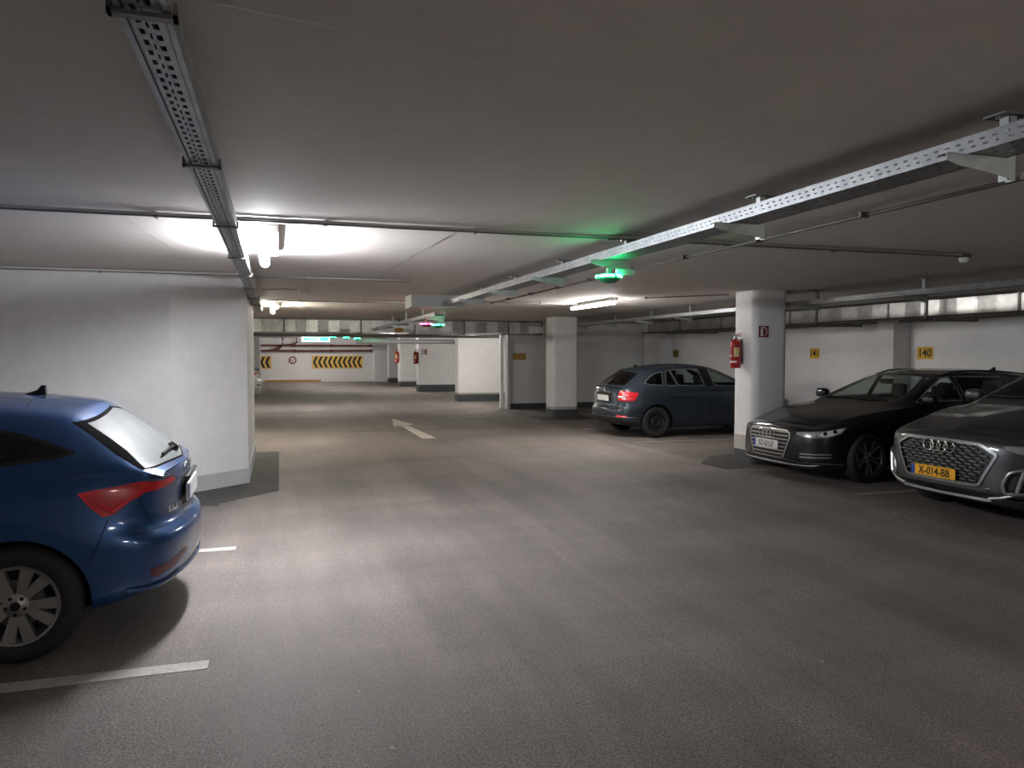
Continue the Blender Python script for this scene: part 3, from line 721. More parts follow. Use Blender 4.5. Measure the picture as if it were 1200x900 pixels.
def inset(poly, d):
    P = np.array(poly, float); n = len(P)
    area = sum(P[i][0]*P[(i+1) % n][1]-P[(i+1) % n][0]*P[i][1] for i in range(n)); sg = 1 if area > 0 else -1
    out = []
    for i in range(n):
        a = P[i]-P[i-1]; b = P[(i+1) % n]-P[i]
        na = np.array([-a[1], a[0]])/(np.linalg.norm(a)+1e-9); nb = np.array([-b[1], b[0]])/(np.linalg.norm(b)+1e-9)
        m = na+nb; m /= max(np.linalg.norm(m), .3)
        out.append(tuple(P[i]+sg*m*d/max(.5, float(m @ nb))))
    return out
def carve(S, polys, step):
    """triangulate the skin with every polygon as a constraint; returns {index: (uv, tris)} (-1 = rest), later polygons win"""
    su, sv = S.lu, S.lv; nu, nv = int(su/step), int(sv/step)
    V = []; loop = []
    def add(u, v): V.append(Vector((u*su, v*sv))); return len(V)-1
    us, vs = np.linspace(0, 1, nu+1), np.linspace(0, 1, nv+1)
    loop = [add(u, 0) for u in us[:-1]]+[add(1, v) for v in vs[:-1]]+[add(u, 1) for u in us[:0:-1]]+[add(0, v) for v in vs[:0:-1]]
    for u in us[1:-1]:
        for v in vs[1:-1]: add(u, v)
    faces = [loop]
    for p in polys:
        ids = []; last = None
        for u, v in p:
            if last is not None and abs(u-last[0])*su+abs(v-last[1])*sv < 1e-5: continue
            ids.append(add(u, v)); last = (u, v)
        if sum(V[a].x*V[b].y-V[b].x*V[a].y for a, b in zip(ids, ids[1:]+ids[:1])) < 0: ids.reverse()
        faces.append(ids)
    ov, oe, of, _, _, off = delaunay_2d_cdt(V, [], faces, 0, 1e-7)
    reg = {}
    for f, src in zip(of, off):
        if not src: continue
        reg.setdefault(max(src)-1, []).append(f)
    uv = np.array([(p[0]/su, p[1]/sv) for p in ov])
    out = {}
    for k, fs in reg.items():
        ids = sorted({i for f in fs for i in f}); mp = {i: j for j, i in enumerate(ids)}
        out[k] = (uv[ids], [[mp[i] for i in f] for f in fs])
    return out
def skin_mesh(name, chunks, m, parent, off=0.0, sides=(1, -1)):
    """chunks: list of (skin, uv, tris); one mesh, both mirror sides or one"""
    vs = []; ns = []; fs = []
    for S, uv, tris in chunks:
        P = S.ev(uv); Nn = S.nrm(uv); P = P+Nn*off
        c = P[:, 1] < 1e-4
        Nn[c, 1] = 0; P[c, 1] = 0
        # orientation of the triangles
        t = np.array(tris); fn = np.cross(P[t[:, 1]]-P[t[:, 0]], P[t[:, 2]]-P[t[:, 0]])
        wrong = (fn*Nn[t].mean(1)).sum(1) < 0
        t[wrong] = t[wrong][:, ::-1]
        for s in sides:
            o = len(vs); q = P*[1, s, 1]; n2 = Nn*[1, s, 1]
            vs += q.tolist(); ns += n2.tolist()
            tt = t if s > 0 else t[:, ::-1]
            fs += (tt+o).tolist()
    me = bpy.data.meshes.new(name); me.from_pydata(vs, [], fs); me.update(); me.shade_smooth()
    me.materials.append(MATS[m])
    try:
        nn = np.array(ns); nn /= np.linalg.norm(nn, axis=1, keepdims=True)+1e-12
        me.normals_split_custom_set_from_vertices(nn.tolist())
    except Exception as ex: print('normals', ex)
    o = bpy.data.objects.new(name, me); COL.objects.link(o); o.parent = parent
    return o
def band_rows(rows, profs):
    """row: (px, py, nx, ny, profile name or (a, b, t), (top x, y, z))"""
    C = []
    for px, py, nx, ny, pr, tp in rows:
        l = math.hypot(nx, ny); nx, ny = nx/l, ny/l
        def sc(nm):
            ref, q = profs[nm]; k = (tp[2]-.2)/(ref-.2)
            return [(i, .2+(z-.2)*k) for i, z in q]
        if isinstance(pr, str): prof = sc(pr)
        else: prof = [((1-pr[2])*a[0]+pr[2]*b[0], (1-pr[2])*a[1]+pr[2]*b[1]) for a, b in zip(sc(pr[0]), sc(pr[1]))]
        L = [(px-nx*i, max(0.0, py-ny*i) if ny > .05 else (py if py > 0 else 0.0), z) for i, z in prof]
        L += [tp, tp, tp]; L.append((tp[0]-nx*.07, max(0.0, tp[1]-ny*.07), tp[2]-.008))
        C.append(L)
    return C
def top_rows(rows):
    """row: centre (x, z), belt (x, y, z), rail (x, y, z) or None on the bonnet"""
    C = []
    for (xc, zc), b, r in rows:
        b = np.array(b, float); c = np.array((xc, 0, zc), float)
        if r is None:
            L = [b+(c-b)*np.array([1-math.cos(t*PI/2) if False else t**1.4, t, math.sin(t*PI/2)]) for t in np.linspace(0, 1, 8)]
        else:
            r = np.array(r, float)
            L = [b, b+(r-b)*.30+[0, .022, 0], b+(r-b)*.72+[0, .020, 0], r+[0, .012, .004], r+(c-r)*[.18, .18, .55], r+(c-r)*[.45, .45, .86], r+(c-r)*[.75, .75, 1.0], c]
        C.append(L)
    return C

def seat_part(root, x, y, rear=False, wd=.5):
    """a car seat: cushion and backrest in one mesh, headrest as sub-part"""
    m = MB(); m.rbox((x+.05, y, .42), (.52, wd, .16), .06)
    k = len(m.v); m.rbox((0, 0, .30), (.14, wd, .62), .06); m.xf(Matrix.Translation((x+.30, y, .40)) @ Matrix.Rotation(.28, 4, 'Y'), k)
    o = m.build('rear_seat' if rear else 'front_seat', 'car_seat', root, True, 60)
    ys = (-.38, .38) if rear else (0,)
    for dy in ys:
        h = MB(); h.rbox((0, 0, 0), (.09, .26, .19), .045); h.xf(Matrix.Translation((x+.52, y+dy, 1.12)) @ Matrix.Rotation(.15, 4, 'Y')); h.build('headrest', 'car_seat', o, True, 60)
        for q in (-.06, .06): MB().tube([(x+.50, y+dy+q, .95), (x+.515, y+dy+q, 1.08)], .007, 6).build('headrest_post', 'chrome', o)
def wheel_part(root, x, y, sgn, R, wd, rim, style, steer=0):
    """wheel with tyre, rim, hub as sub-parts; local axis y, outward = -y before turning"""
    w_ = empty('wheel', (x, y, R)); w_.parent = root; w_.rotation_euler.z = (0 if sgn < 0 else PI)+steer
    h = wd/2
    MB().lathe([(rim, h-.012), (rim+.012, h-.002), (rim+(R-rim)*.55, h+.004), (R-.022, h-.008), (R-.004, h-.028), (R, 0.0), (R-.004, -h+.028), (R-.022, -h+.008), (rim+(R-rim)*.55, -h-.004), (rim+.012, -h+.002), (rim, -h+.012)], 40, 'y').build('tyre', 'rubber', w_, True, 60)
    m = MB(); m.lathe([(rim+.002, -h+.012), (rim-.004, -h+.002), (rim-.016, -h+.006), (rim-.022, -h+.03), (rim-.04, 0), (rim-.03, h-.02), (rim, h-.012)], 40, 'y')
    m.build('rim', style['rim'], w_, True, 50)
    MB().lathe([(0, .0), (rim-.04, .0)], 24, 'y').build('brake_shield', 'plastic_black', w_)
    MB().lathe([(.04, -.03), (.13, -.03), (.13, -.015), (.04, -.015)], 28, 'y', closed=True).build('brake_disc', 'clamp_steel', w_, True, 40)
    if style['kind'] == 'steel':
        m = MB(); m.lathe([(0, -h+.045), (.045, -h+.045), (.06, -h+.03), (.085, -h+.028), (.105, -h+.05), (.135, -h+.052), (.165, -h+.035), (rim-.03, -h+.05)], 40, 'y'); m.build('disc', style['rim'], w_, True, 40)
        for k in range(10):
            a = 2*PI*k/10
            MB().lathe([(0, 0), (.016, 0), (.014, .01)], 10, 'y', (.142*math.cos(a), -h+.040, .142*math.sin(a))).build('vent_hole', 'plastic_black', w_)
        for k in range(5):
            a = 2*PI*k/5+.3; MB().lathe([(0, -.014), (.010, -.014), (.011, .006)], 6, 'y', (.073*math.cos(a), -h+.028, .073*math.sin(a))).build('wheel_bolt', 'chrome_dark', w_)
        MB().lathe([(0, -h+.03), (.03, -h+.032), (.036, -h+.05)], 16, 'y').build('hub_cap', 'plastic_black', w_, True)
        return w_
    n = style.get('n', 5); half = style.get('gap', .17); wi, wo = style.get('wi', .020), style.get('wo', .030)
    me = None
    for k in range(n):
        m = MB()
        for s in (-1, 1):
            a0 = s*half*style.get('root', .55); a1 = s*half
            r0, r1 = .048, rim-.018
            def pt(r, a, t): return (r*math.cos(a)-t*math.sin(a), r*math.sin(a)+t*math.cos(a))
            o_ = len(m.v)
            q = [pt(r0, a0, -wi), pt(r1, a1, -wo), pt(r1, a1, wo), pt(r0, a0, wi)]
            y0, y1 = -h+.030, -h+.014
            m.add([(q[0][0], y0, q[0][1]), (q[1][0], y1, q[1][1]), (q[2][0], y1, q[2][1]), (q[3][0], y0, q[3][1]),
                   (q[0][0], y0+.04, q[0][1]), (q[1][0]*1.01, y1+.035, q[1][1]*1.01), (q[2][0]*1.01, y1+.035, q[2][1]*1.01), (q[3][0], y0+.04, q[3][1])],
                  [(0,1,2,3),(0,4,5,1),(3,2,6,7),(1,5,6,2),(7,6,5,4)])
        if me is None:
            o = m.build('spoke', style['spoke'], w_); me = o.data
        else:
            o = bpy.data.objects.new('spoke', me); COL.objects.link(o); o.parent = w_
        o.rotation_euler.y = 2*PI*k/n+style.get('phase', 0)
    MB().lathe([(0, -h+.010), (.024, -h+.010), (.03, -h+.014), (.062, -h+.024), (.07, -h+.05), (0, -h+.05)], 24, 'y').build('hub', style['spoke'], w_, True, 40)
    MB().lathe([(0, -h+.006), (.024, -h+.006), (.026, -h+.012)], 20, 'y').build('centre_cap', style.get('cap', 'plastic_black'), w_, True, 40)
    for k in range(5):
        a = 2*PI*(k+.5)/5+style.get('phase', 0); MB().lathe([(0, -h+.016), (.010, -h+.016), (.011, -h+.03)], 8, 'y', (.046*math.cos(a), 0, .046*math.sin(a))).build('wheel_bolt', 'plastic_black', w_)
    return w_

def make_car(P):
    root = empty(P['name'], P['loc'], P.get('rz', 0)); tag(root, P['label'], 'car', 'parked cars')
    band = Skin(band_rows(P['band'], P['profs']), P.get('bflip', False)); top = Skin(top_rows(P['top']), P.get('tflip', True))
    # orientation check of the skins
    i = np.argmax(band.G[:, 75, 1]); band_out = band.GN[i, 75, 1]
    if band_out < 0: band.flip = not band.flip; band.GN *= -1
    if top.GN[150, 140, 2] < 0: top.flip = not top.flip; top.GN *= -1
    band.vmax = .9
    sk = dict(band=band, top=top)
    def to_uv(S, view, poly):
        comps, face = VIEW[view]
        return S.inv(np.array(poly, float), list(comps), face)
    regs = dict(band=[], top=[])
    # wheel arches
    arches = []
    for ax in P['axles']:
        R = P['arch']; zl = P['sill']
        th = math.asin(max(-1, min(1, (zl-P['R'])/R)))
        arc = [(ax+R*math.cos(a), P['R']+R*math.sin(a)) for a in np.linspace(th, PI-th, 40)]
        uv = to_uv(band, 'side', arc)
        poly = [tuple(q) for q in uv]+[(uv[-1][0], 0.0), (uv[0][0], 0.0)]
        poly = dens(poly[39:]+poly[:1], .02, False)[:-1]; poly = [tuple(q) for q in uv][:-1]+poly
        regs['band'].append(dict(name='arch', uv=poly, skip=True)); arches.append(uv)
    for r_ in P['regions']:
        S = sk[r_['skin']]
        raw = r_['poly']; rr_ = r_.get('round', 0)
        poly = rnd(raw, rr_) if rr_ else raw
        ring = r_.get('ring', 0)
        def go(pl): 
            q = to_uv(S, r_['view'], dens(pl, .025))
            if r_.get('centre'):     # clamp points meant to lie on the middle plane
                for i, p in enumerate(dens(pl, .025)):
                    yy = p[0] if r_['view'] in ('front', 'rear') else p[1]
                    if abs(yy) < 1e-6:
                        if r_['skin'] == 'top': q[i, 1] = 1.0
                        else: q[i, 0] = 0.0 if r_['view'] == 'front' or (r_['view'] == 'top') else 1.0
            return [tuple(x) for x in q]
        if ring:
            regs[r_['skin']].append(dict(name=r_.get('ringname', 'seam'), uv=go(poly), mat=r_.get('ringmat', 'seam'), off=r_.get('ringoff', -.002), merge=True, like=r_))
            ins = inset(raw, ring)
            if r_.get('centre'): ins = [(0.0 if abs(a[0]) < 1e-6 and r_['view'] in ('front', 'rear') else b[0], 0.0 if abs(a[1]) < 1e-6 and r_['view'] == 'top' else b[1]) for a, b in zip(raw, ins)]
            poly = rnd(ins, rr_) if rr_ else ins
        regs[r_['skin']].append(dict(r_, uv=go(poly)))
    body = []; lining = []; objs = {}; seams = []
    step = P.get('step', .05)
    for nm, S in sk.items():
        ch = carve(S, [r_['uv'] for r_ in regs[nm]], step)
        for k, (uv, tris) in ch.items():
            if k < 0: body.append((S, uv, tris)); lining.append((S, uv, tris)); continue
            r_ = regs[nm][k]
            if r_.get('skip'): continue
            if r_.get('merge') and r_['mat'] == 'seam': seams.append((S, uv, tris)); continue
            key = (r_['name'], r_.get('like', {}).get('name', '') if r_.get('merge') else '')
            if r_.get('merge'): objs.setdefault(key, dict(r_, chunks=[], like=r_['like']))['chunks'].append((S, uv, tris))
            else: objs.setdefault(key, dict(r_, chunks=[]))['chunks'].append((S, uv, tris))
            if r_['mat'] == P['paint']: lining.append((S, uv, tris))
    skin_mesh('body', body, P['paint'], root)
    if seams: skin_mesh('panel_gap', seams, 'seam', root, -.003)
    skin_mesh('interior_lining', lining, 'car_inner', root, -.022)
    made = {}
    order = sorted(objs.values(), key=lambda q: 1 if q.get('parent') or q.get('merge') else 0)
    for q in order:
        pr = q.get('parent') or (q['like'].get('parent') if q.get('merge') else None)
        if q.get('centre') or (q.get('merge') and q['like'].get('centre')):
            o = skin_mesh(q['name'], q['chunks'], q['mat'], made[(pr, 0)] if pr else root, q.get('off', 0.0)); made[(q['name'], 0)] = o
        else:
            for s in (1, -1):
                pa = (made.get((pr, s)) or made.get((pr, 0))) if pr else root
                o = skin_mesh(q['name'], q['chunks'], q['mat'], pa, q.get('off', 0.0), (s,)); made[(q['name'], s)] = o
    # wheel housings and arch lips
    for uv in arches:
        A = band.ev(uv)
        for s in (1, -1):
            m = MB(); n = len(A)
            ring0 = [(p[0], s*p[1], p[2]) for p in A]; ring1 = [(p[0], s*max(.42, p[1]-.40), p[2]) for p in A]
            m.add(ring0+ring1, [(i, i+1, n+i+1, n+i) for i in range(n-1)]+[tuple(n+i for i in range(n))])
            m.build('wheel_housing', 'plastic_black', root, True, 50)
    # floor pan, cabin
    L = P['L']; w_ = P['w']
    MB().box(.45, L-.75, -w_+.30, w_-.30, .17, .24).build('floor_pan', 'plastic_black', root)
    MB().box(.45, P['cowl']-.1, -w_+.42, w_-.42, .24, .62).build('engine_bay', 'plastic_black', root)
    MB().box(P['cowl']-.1, L-.5, -w_+.16, w_-.16, .24, .30).build('cabin_floor', 'car_seat', root)
    for i, sd in enumerate(P['seats']):
        if sd[2]: seat_part(root, sd[0], 0, True, 1.22)
        else:
            for s in (-1, 1): seat_part(root, sd[0], s*.36)
    d = MB(); d.rbox((P['cowl']+.33, 0, .80), (.55, 2*(w_-.17), .22), .09); d.build('dashboard', 'car_seat', root, True, 60)
    sw = MB(); a = np.linspace(0, 2*PI, 25); sw.tube([(.185*math.cos(q)*.0, .185*math.cos(q), .185*math.sin(q)) for q in a], .014, 8); sw.box(-.01, .02, -.18, .18, -.02, .02); sw.rbox((0, 0, 0), (.04, .12, .10), .02)
    sw.xf(Matrix.Translation((P['cowl']+.72, -.36, .90)) @ Matrix.Rotation(-.4, 4, 'Y')); sw.build('steering_wheel', 'plastic_black', root, True, 50)
    for j, ax in enumerate(P['axles']):
        for s in (-1, 1):
            wheel_part(root, ax, s*(w_-P['tyrew']/2-P.get('track', .035)), s, P['R'], P['tyrew'], P['rim'], P['wheel'], P.get('steer', 0) if j == 0 else 0)
    return root, band, top, made
def on_skin(S, view, p):
    comps, face = VIEW[view]
    uv = S.inv([p], list(comps), face); return Vector(S.ev(uv)[0]), Vector(S.nrm(uv)[0])
def ribbon(S, view, pts, wd, name, m, parent, off=.002, mirror=True, thick=.004):
    """raised strip that follows a skin"""
    comps, face = VIEW[view]
    uv = S.inv(np.array(dens(pts, .03, False)), list(comps), face); A = S.ev(uv); Nn = S.nrm(uv)
    T = np.gradient(A, axis=0); T /= np.linalg.norm(T, axis=1, keepdims=True)+1e-9; B = np.cross(Nn, T)
    res = []
    for s in ((1, -1) if mirror else (1,)):
        m_ = MB(); n = len(A)
        rows = [A-B*wd/2, A-B*wd/2*.6+Nn*thick, A+B*wd/2*.6+Nn*thick, A+B*wd/2]
        vs = [tuple((q+Nn[i]*off)*[1, s, 1]) for R in rows for i, q in enumerate(R)]
        fs = []
        for r_ in range(3): fs += [(r_*n+i, r_*n+i+1, (r_+1)*n+i+1, (r_+1)*n+i) for i in range(n-1)]
        m_.add(vs, fs); res.append(m_.build(name, m, parent, True, None))
    return res
# car materials
def paint(name, col, metal=.5, rough=.32, flake=True, dust=0.0):
    m, nt, b = new_mat(name)
    v = objcoord(nt)
    n = noise(nt, 5, 4, .6, v)
    c = mixc(nt, col, tuple(min(1, x*1.0+.02*dust) for x in col), n.outputs[0])
    nt.links.new(c, b.inputs['Base Color'])
    setp(b, metal=metal, rough=rough, coat=1.0, coatr=.06+.12*dust)
    return m
paint('paint_blue', (.004, .060, .205), .5, .36, dust=.15)
paint('paint_slate', (.030, .045, .066), .55, .36, dust=.3)
paint('paint_black', (.006, .007, .011), .3, .30)
paint('paint_grey', (.075, .078, .082), .55, .36)
paint('paint_white', (.72, .71, .68), .0, .35)
mat('blade_black', (.006, .006, .007), .9, spec=.04)
mat('seam', (.004, .004, .005), .8)
mat('car_inner', (.012, .012, .013), .8)
mat('car_seat', (.016, .016, .018), .75)
mat('rubber', (.018, .017, .017), .75)
mat('chrome', (.80, .80, .80), .12, 1)
mat('chrome_dark', (.20, .20, .21), .3, 1)
mat('silver', (.62, .62, .62), .32, .9)
mat('alloy', (.46, .455, .45), .42, .8)
mat('alloy_dark', (.17, .17, .175), .35, .8)
mat('steel_black', (.018, .018, .019), .45)
mat('gloss_black', (.006, .006, .007), .08, coat=.5)
mat('satin_grey', (.30, .31, .32), .38, .7)
mat('lamp_red', (.62, .006, .014), .32, coat=.4)
mat('lamp_red_bright', (.90, .03, .06), .25, coat=1.0)
mat('lamp_white', (.72, .72, .74), .15, coat=1.0)
mat('lamp_grey', (.30, .305, .31), .2, .0, coat=.6)
mat('reflector_red', (.11, .008, .012), .35, coat=.3)
mat('plate_white', (.78, .78, .76), .4)
mat('plate_yellow', (.80, .40, .015), .45)
mat('plate_blue', (.012, .06, .38), .4)
mat('plate_black', (.01, .01, .01), .5)
def glass(name, tint, gl=.06):
    m, nt, b = new_mat(name)
    out = [n for n in nt.nodes if n.type == 'OUTPUT_MATERIAL'][0]
    tr = N(nt, 'ShaderNodeBsdfTransparent'); tr.inputs[0].default_value = (*tint, 1)
    g = N(nt, 'ShaderNodeBsdfGlossy'); g.inputs['Roughness'].default_value = gl; g.inputs[0].default_value = (1, 1, 1, 1)
    lw = N(nt, 'ShaderNodeLayerWeight'); lw.inputs[0].default_value = .5
    fr = N(nt, 'ShaderNodeMapRange'); pw = N(nt, 'ShaderNodeMath', operation='POWER'); pw.inputs[1].default_value = 4.0
    nt.links.new(lw.outputs['Facing'], pw.inputs[0]); nt.links.new(pw.outputs[0], fr.inputs[0]); fr.inputs[3].default_value = .045; fr.inputs[4].default_value = .95
    mx = N(nt, 'ShaderNodeMixShader'); nt.links.new(fr.outputs[0], mx.inputs[0]); nt.links.new(tr.outputs[0], mx.inputs[1]); nt.links.new(g.outputs[0], mx.inputs[2])
    nt.links.new(mx.outputs[0], out.inputs[0]); nt.nodes.remove(b)
glass('glass_clear', (.62, .70, .68)); glass('glass_dark', (.10, .105, .11)); glass('glass_lens', (.86, .88, .90), .03)
# dusty rear glass of the blue car
def glass_dusty():
    m, nt, b = new_mat('glass_dusty'); v = objcoord(nt); n = noise(nt, 4, 5, .6, v)
    c = ramp(nt, n.outputs[0], [(.3, (.08, .095, .10)), (.7, (.125, .137, .133))]).outputs[0]
    nt.links.new(c, b.inputs['Base Color']); setp(b, rough=.5, spec=.22, coat=.05, coatr=.3)
glass_dusty()
def R_(name, skin, view, poly, m, **k): return dict(name=name, skin=skin, view=view, poly=poly, mat=m, **k)
def bag(p, kind): return p
def fit_sides(root, made, pnt, hx, hy, hz, mir, bd, mm=None):
    for k, x in enumerate(hx):
        p, n = on_skin(bd, 'side', (x, hz))
        for s in (1, -1):
            m = MB(); m.rbox((x, s*(p.y+.014), hz), (.20, .028, .026), .012, 2); m.build('door_handle', pnt, made[('front_door' if k == 0 else 'rear_door', s)], True)
    for s in (1, -1):
        x, y, z = mir
        m = MB(); m.rbox((x, s*y, z), (.13, .21, .14), .055, 4); o = m.build('door_mirror', mm or pnt, root, True, 60)
        MB().rbox((x+.02, s*(y-.12), z-.055), (.07, .12, .03), .012, 2).build('mirror_arm', 'plastic_black', o)
        MB().box(x+.062, x+.068, s*y-.08, s*y+.08, z-.045, z+.045).build('mirror_glass', 'chrome', o)
def hbar(S, z, hw, hgt, dep, name, m, parent, off=.004, n=13, view='front', y0=None, zs=None):
    """horizontal bar across the whole width, following the skin"""
    ys = np.linspace(-hw if y0 is None else y0, hw, n); comps, face = VIEW[view]
    uv = S.inv([(abs(y), z) for y in ys], list(comps), face); A = S.ev(uv); Nn = S.nrm(uv)
    m_ = MB(); vs = []
    for (p, nn, y) in zip(A, Nn, ys):
        sx = 1 if y >= 0 else -1
        for a, b in ((-hgt/2, off), (-hgt/2, off+dep), (hgt/2, off+dep), (hgt/2, off)):
            vs.append((p[0]+nn[0]*b, y+sx*nn[1]*b, z+a))
    fs = [(4*i+j, 4*i+(j+1) % 4, 4*i+4+(j+1) % 4, 4*i+4+j) for i in range(n-1) for j in range(4)]+[(0, 1, 2, 3), (4*n-1, 4*n-2, 4*n-3, 4*n-4)]
    m_.add(vs, fs); return m_.build(name, m, parent)
def ring_badge(parent, x, z, r, sp, tilt=0.0):
    b = empty('ring_emblem', (x, 0, z)); b.parent = parent; b.rotation_euler.y = tilt
    for k in range(4):
        y = (k-1.5)*sp; m = MB()
        a = np.linspace(0, 2*PI, 29)
        m.tube([(0, y+r*math.cos(q), r*math.sin(q)) for q in a], r*.15, 8, False); m.build('emblem_ring', 'chrome', b, True, None)
def front_plate(root, x, z, w, h, back, stripe, txt, size, tilt=0.0, sx=1.0, sgn=-1):
    """number plate facing -x"""
    p = empty('number_plate', (x, 0, z)); p.parent = root; p.rotation_euler.y = tilt
    MB().rbox((0, 0, 0), (.014, w, h), .006, 2).build('plate', back, p)
    MB().box(-.0085, -.007, w/2-.048, w/2-.004, -h/2+.006, h/2-.006).build('country_band', stripe, p)
    text_obj('plate_text', txt, size, 'plate_black', p, face_m((-.0088, -.02, -.003), (0, -1, 0), (0, 0, 1)), .0006, sx=sx, bold=.0015)
    return p
# ----------------------------------------------------------------- blue hatchback (tail towards the lane)
def blue_hatch(name, label, loc, rz, pnt, detail=True, rear_glass='glass_dusty'):
    S_ = (.96, [(.34, .20), (.10, .185), (.055, .205), (.035, .28), (.02, .42), (.0, .58), (-.004, .70), (.006, .82), (.026, .91)])
    F_ = (.70, [(.40, .20), (.10, .18), (.03, .20), (.0, .30), (.0, .40), (.01, .50), (.025, .58), (.04, .64), (.05, .68)])
    R__ = (.955, [(.36, .30), (.12, .27), (.06, .29), (.012, .37), (.0, .55), (.008, .615), (.07, .645), (.074, .74), (.066, .88)])
    top = [((.06, .70), (.28, .60, .66), None), ((.25, .78), (.42, .70, .75), None), ((.65, .87), (.72, .78, .84), None), ((1.05, .94), (1.1, .82, .92), None),
           ((1.25, .985), (1.3, .835, .94), (1.28, .74, .965)), ((1.65, 1.20), (1.62, .845, .955), (1.68, .66, 1.14)), ((2.08, 1.40), (2.05, .85, .965), (2.1, .60, 1.34)),
           ((2.6, 1.44), (2.6, .85, .975), (2.6, .595, 1.375)), ((3.1, 1.42), (3.1, .85, .985), (3.1, .585, 1.355)), ((3.5, 1.39), (3.5, .842, .995), (3.48, .57, 1.315)),
           ((3.75, 1.358), (3.74, .805, 1.0), (3.68, .55, 1.292)), ((3.785, 1.34), (3.80, .785, 1.0), (3.73, .555, 1.265)), ((3.81, 1.31), (3.86, .77, .995), (3.79, .57, 1.225)),
           ((4.05, 1.15), (4.0, .735, .985), (3.97, .60, 1.11)), ((4.20, 1.01), (4.13, .69, .965), (4.12, .60, .99)), ((4.26, .955), (4.20, .655, .945), (4.2, .55, .955))]
    s = 'S'
    band = [(.0, 0, -1, 0, 'F', (.06, 0, .70)), (.01, .30, -1, .08, 'F', (.09, .22, .697)), (.06, .58, -1, .3, 'F', (.19, .45, .685)), (.20, .78, -.8, .8, 'F', (.28, .60, .66)),
            (.45, .865, -.2, 1, ('F', 'S', .6), (.42, .70, .75)), (.85, .885, 0, 1, s, (.72, .78, .84)), (1.25, .888, 0, 1, s, (1.1, .82, .92)), (1.62, .888, 0, 1, s, (1.62, .845, .955)),
            (2.1, .89, 0, 1, s, (2.05, .85, .965)), (2.6, .89, 0, 1, s, (2.6, .85, .975)), (3.1, .893, 0, 1, s, (3.1, .85, .985)), (3.5, .895, 0, 1, s, (3.5, .842, .995)),
            (3.80, .885, .12, 1, ('S', 'R', .25), (3.80, .797, 1.0)), (4.04, .84, .45, .9, ('S', 'R', .7), (4.0, .735, .985)), (4.19, .75, .8, .6, 'R', (4.13, .69, .965)),
            (4.285, .55, 1, .3, 'R', (4.20, .655, .945)), (4.335, .26, 1, .06, 'R', (4.245, .33, .953)), (4.345, 0, 1, 0, 'R', (4.26, 0, .955))]
    reg = [R_('front_door', 'band', 'side', [(1.33, .26), (2.40, .26), (2.40, .93), (1.28, .90), (1.22, .6)], pnt, ring=.004, round=.05),
           R_('rear_door', 'band', 'side', [(2.41, .26), (3.03, .26), (3.12, .45), (3.24, .62), (3.30, .80), (3.26, .955), (2.41, .935)], pnt, ring=.004, round=.05),
           R_('bonnet', 'top', 'top', [(.12, 0), (.2, .40), (.34, .60), (.8, .73), (1.12, .76), (1.13, .45), (1.13, 0)], pnt, ring=.004, centre=True),
           R_('windscreen', 'top', 'front', [(0, 1.02), (.67, .995), (.55, 1.33), (0, 1.39)], 'glass_clear', centre=True, ring=.02, ringname='screen_border', ringmat='gloss_black', ringoff=0),
           R_('front_window', 'top', 'side', [(1.60, 1.0), (2.38, 1.01), (2.40, 1.31), (2.14, 1.305), (1.85, 1.165)], 'glass_dark', round=.03, ring=.016, ringname='window_trim', ringmat='plastic_black', ringoff=.001, parent='front_door'),
           R_('rear_window', 'top', 'side', [(2.47, 1.01), (3.2, 1.03), (3.22, 1.26), (2.9, 1.305), (2.49, 1.315)], 'glass_dark', round=.03, ring=.016, ringname='window_trim', ringmat='plastic_black', ringoff=.001, parent='rear_door'),
           R_('quarter_window', 'top', 'side', [(3.27, 1.03), (3.66, 1.075), (3.78, 1.10), (3.62, 1.17), (3.45, 1.225), (3.28, 1.255)], 'glass_dark', round=.03, ring=.02, ringname='window_trim', ringmat='gloss_black', ringoff=.001),
           R_('rear_glass_frame', 'top', 'rear', [(0, 1.318), (.575, 1.262), (.66, 1.08), (.685, .985), (0, .975)], 'blade_black', centre=True),
           R_('rear_glass', 'top', 'rear', [(0, 1.305), (.525, 1.25), (.585, 1.09), (.655, .992), (.4, .99), (0, .985)], rear_glass, centre=True, off=.001),
           R_('tail_lamp', 'band', 'wrap', [(3.80, .86, .895), (3.86, .87, .82), (3.93, .87, .758), (3.985, .85, .765), (4.05, .78, .825), (4.11, .70, .862), (4.20, .55, .868), (4.235, .42, .885), (4.215, .45, .912), (4.15, .62, .918), (4.0, .78, .918), (3.88, .85, .912)], 'lamp_red', ring=0, off=.003),
           R_('plate_recess', 'band', 'rear', [(0, .885), (.29, .875), (.27, .70), (0, .69)], 'plastic_black', centre=True, off=-.012),
           R_('bumper_reflector', 'band', 'wrap', [(4.13, .76, .43), (4.22, .62, .445), (4.30, .44, .475), (4.315, .40, .455), (4.25, .58, .40), (4.15, .74, .375)], 'reflector_red', off=.002),
           R_('headlamp', 'band', 'wrap', [(.30, .80, .66), (.18, .72, .655), (.08, .52, .645), (.06, .46, .60), (.16, .70, .57), (.30, .81, .58)], 'lamp_grey', off=.002),
           R_('grille', 'band', 'front', [(0, .66), (.40, .645), (.38, .50), (0, .48)], 'plastic_black', centre=True, off=.002)]
    P = dict(name=name, label=label, loc=loc, rz=rz, band=band, top=top, profs=dict(S=S_, F=F_, R=R__), regions=reg, paint=pnt, axles=(.85, 3.50), arch=.355, R=.315, sill=.235,
             L=4.36, w=.893, cowl=1.25, seats=[(1.85, 0, False), (2.75, 0, True)], tyrew=.205, rim=.215, track=.012,
             wheel=dict(kind='alloy', rim='alloy', spoke='alloy', n=5, gap=.26, root=.75, wi=.020, wo=.032, phase=.25))
    root, bd, tp, made = make_car(P)
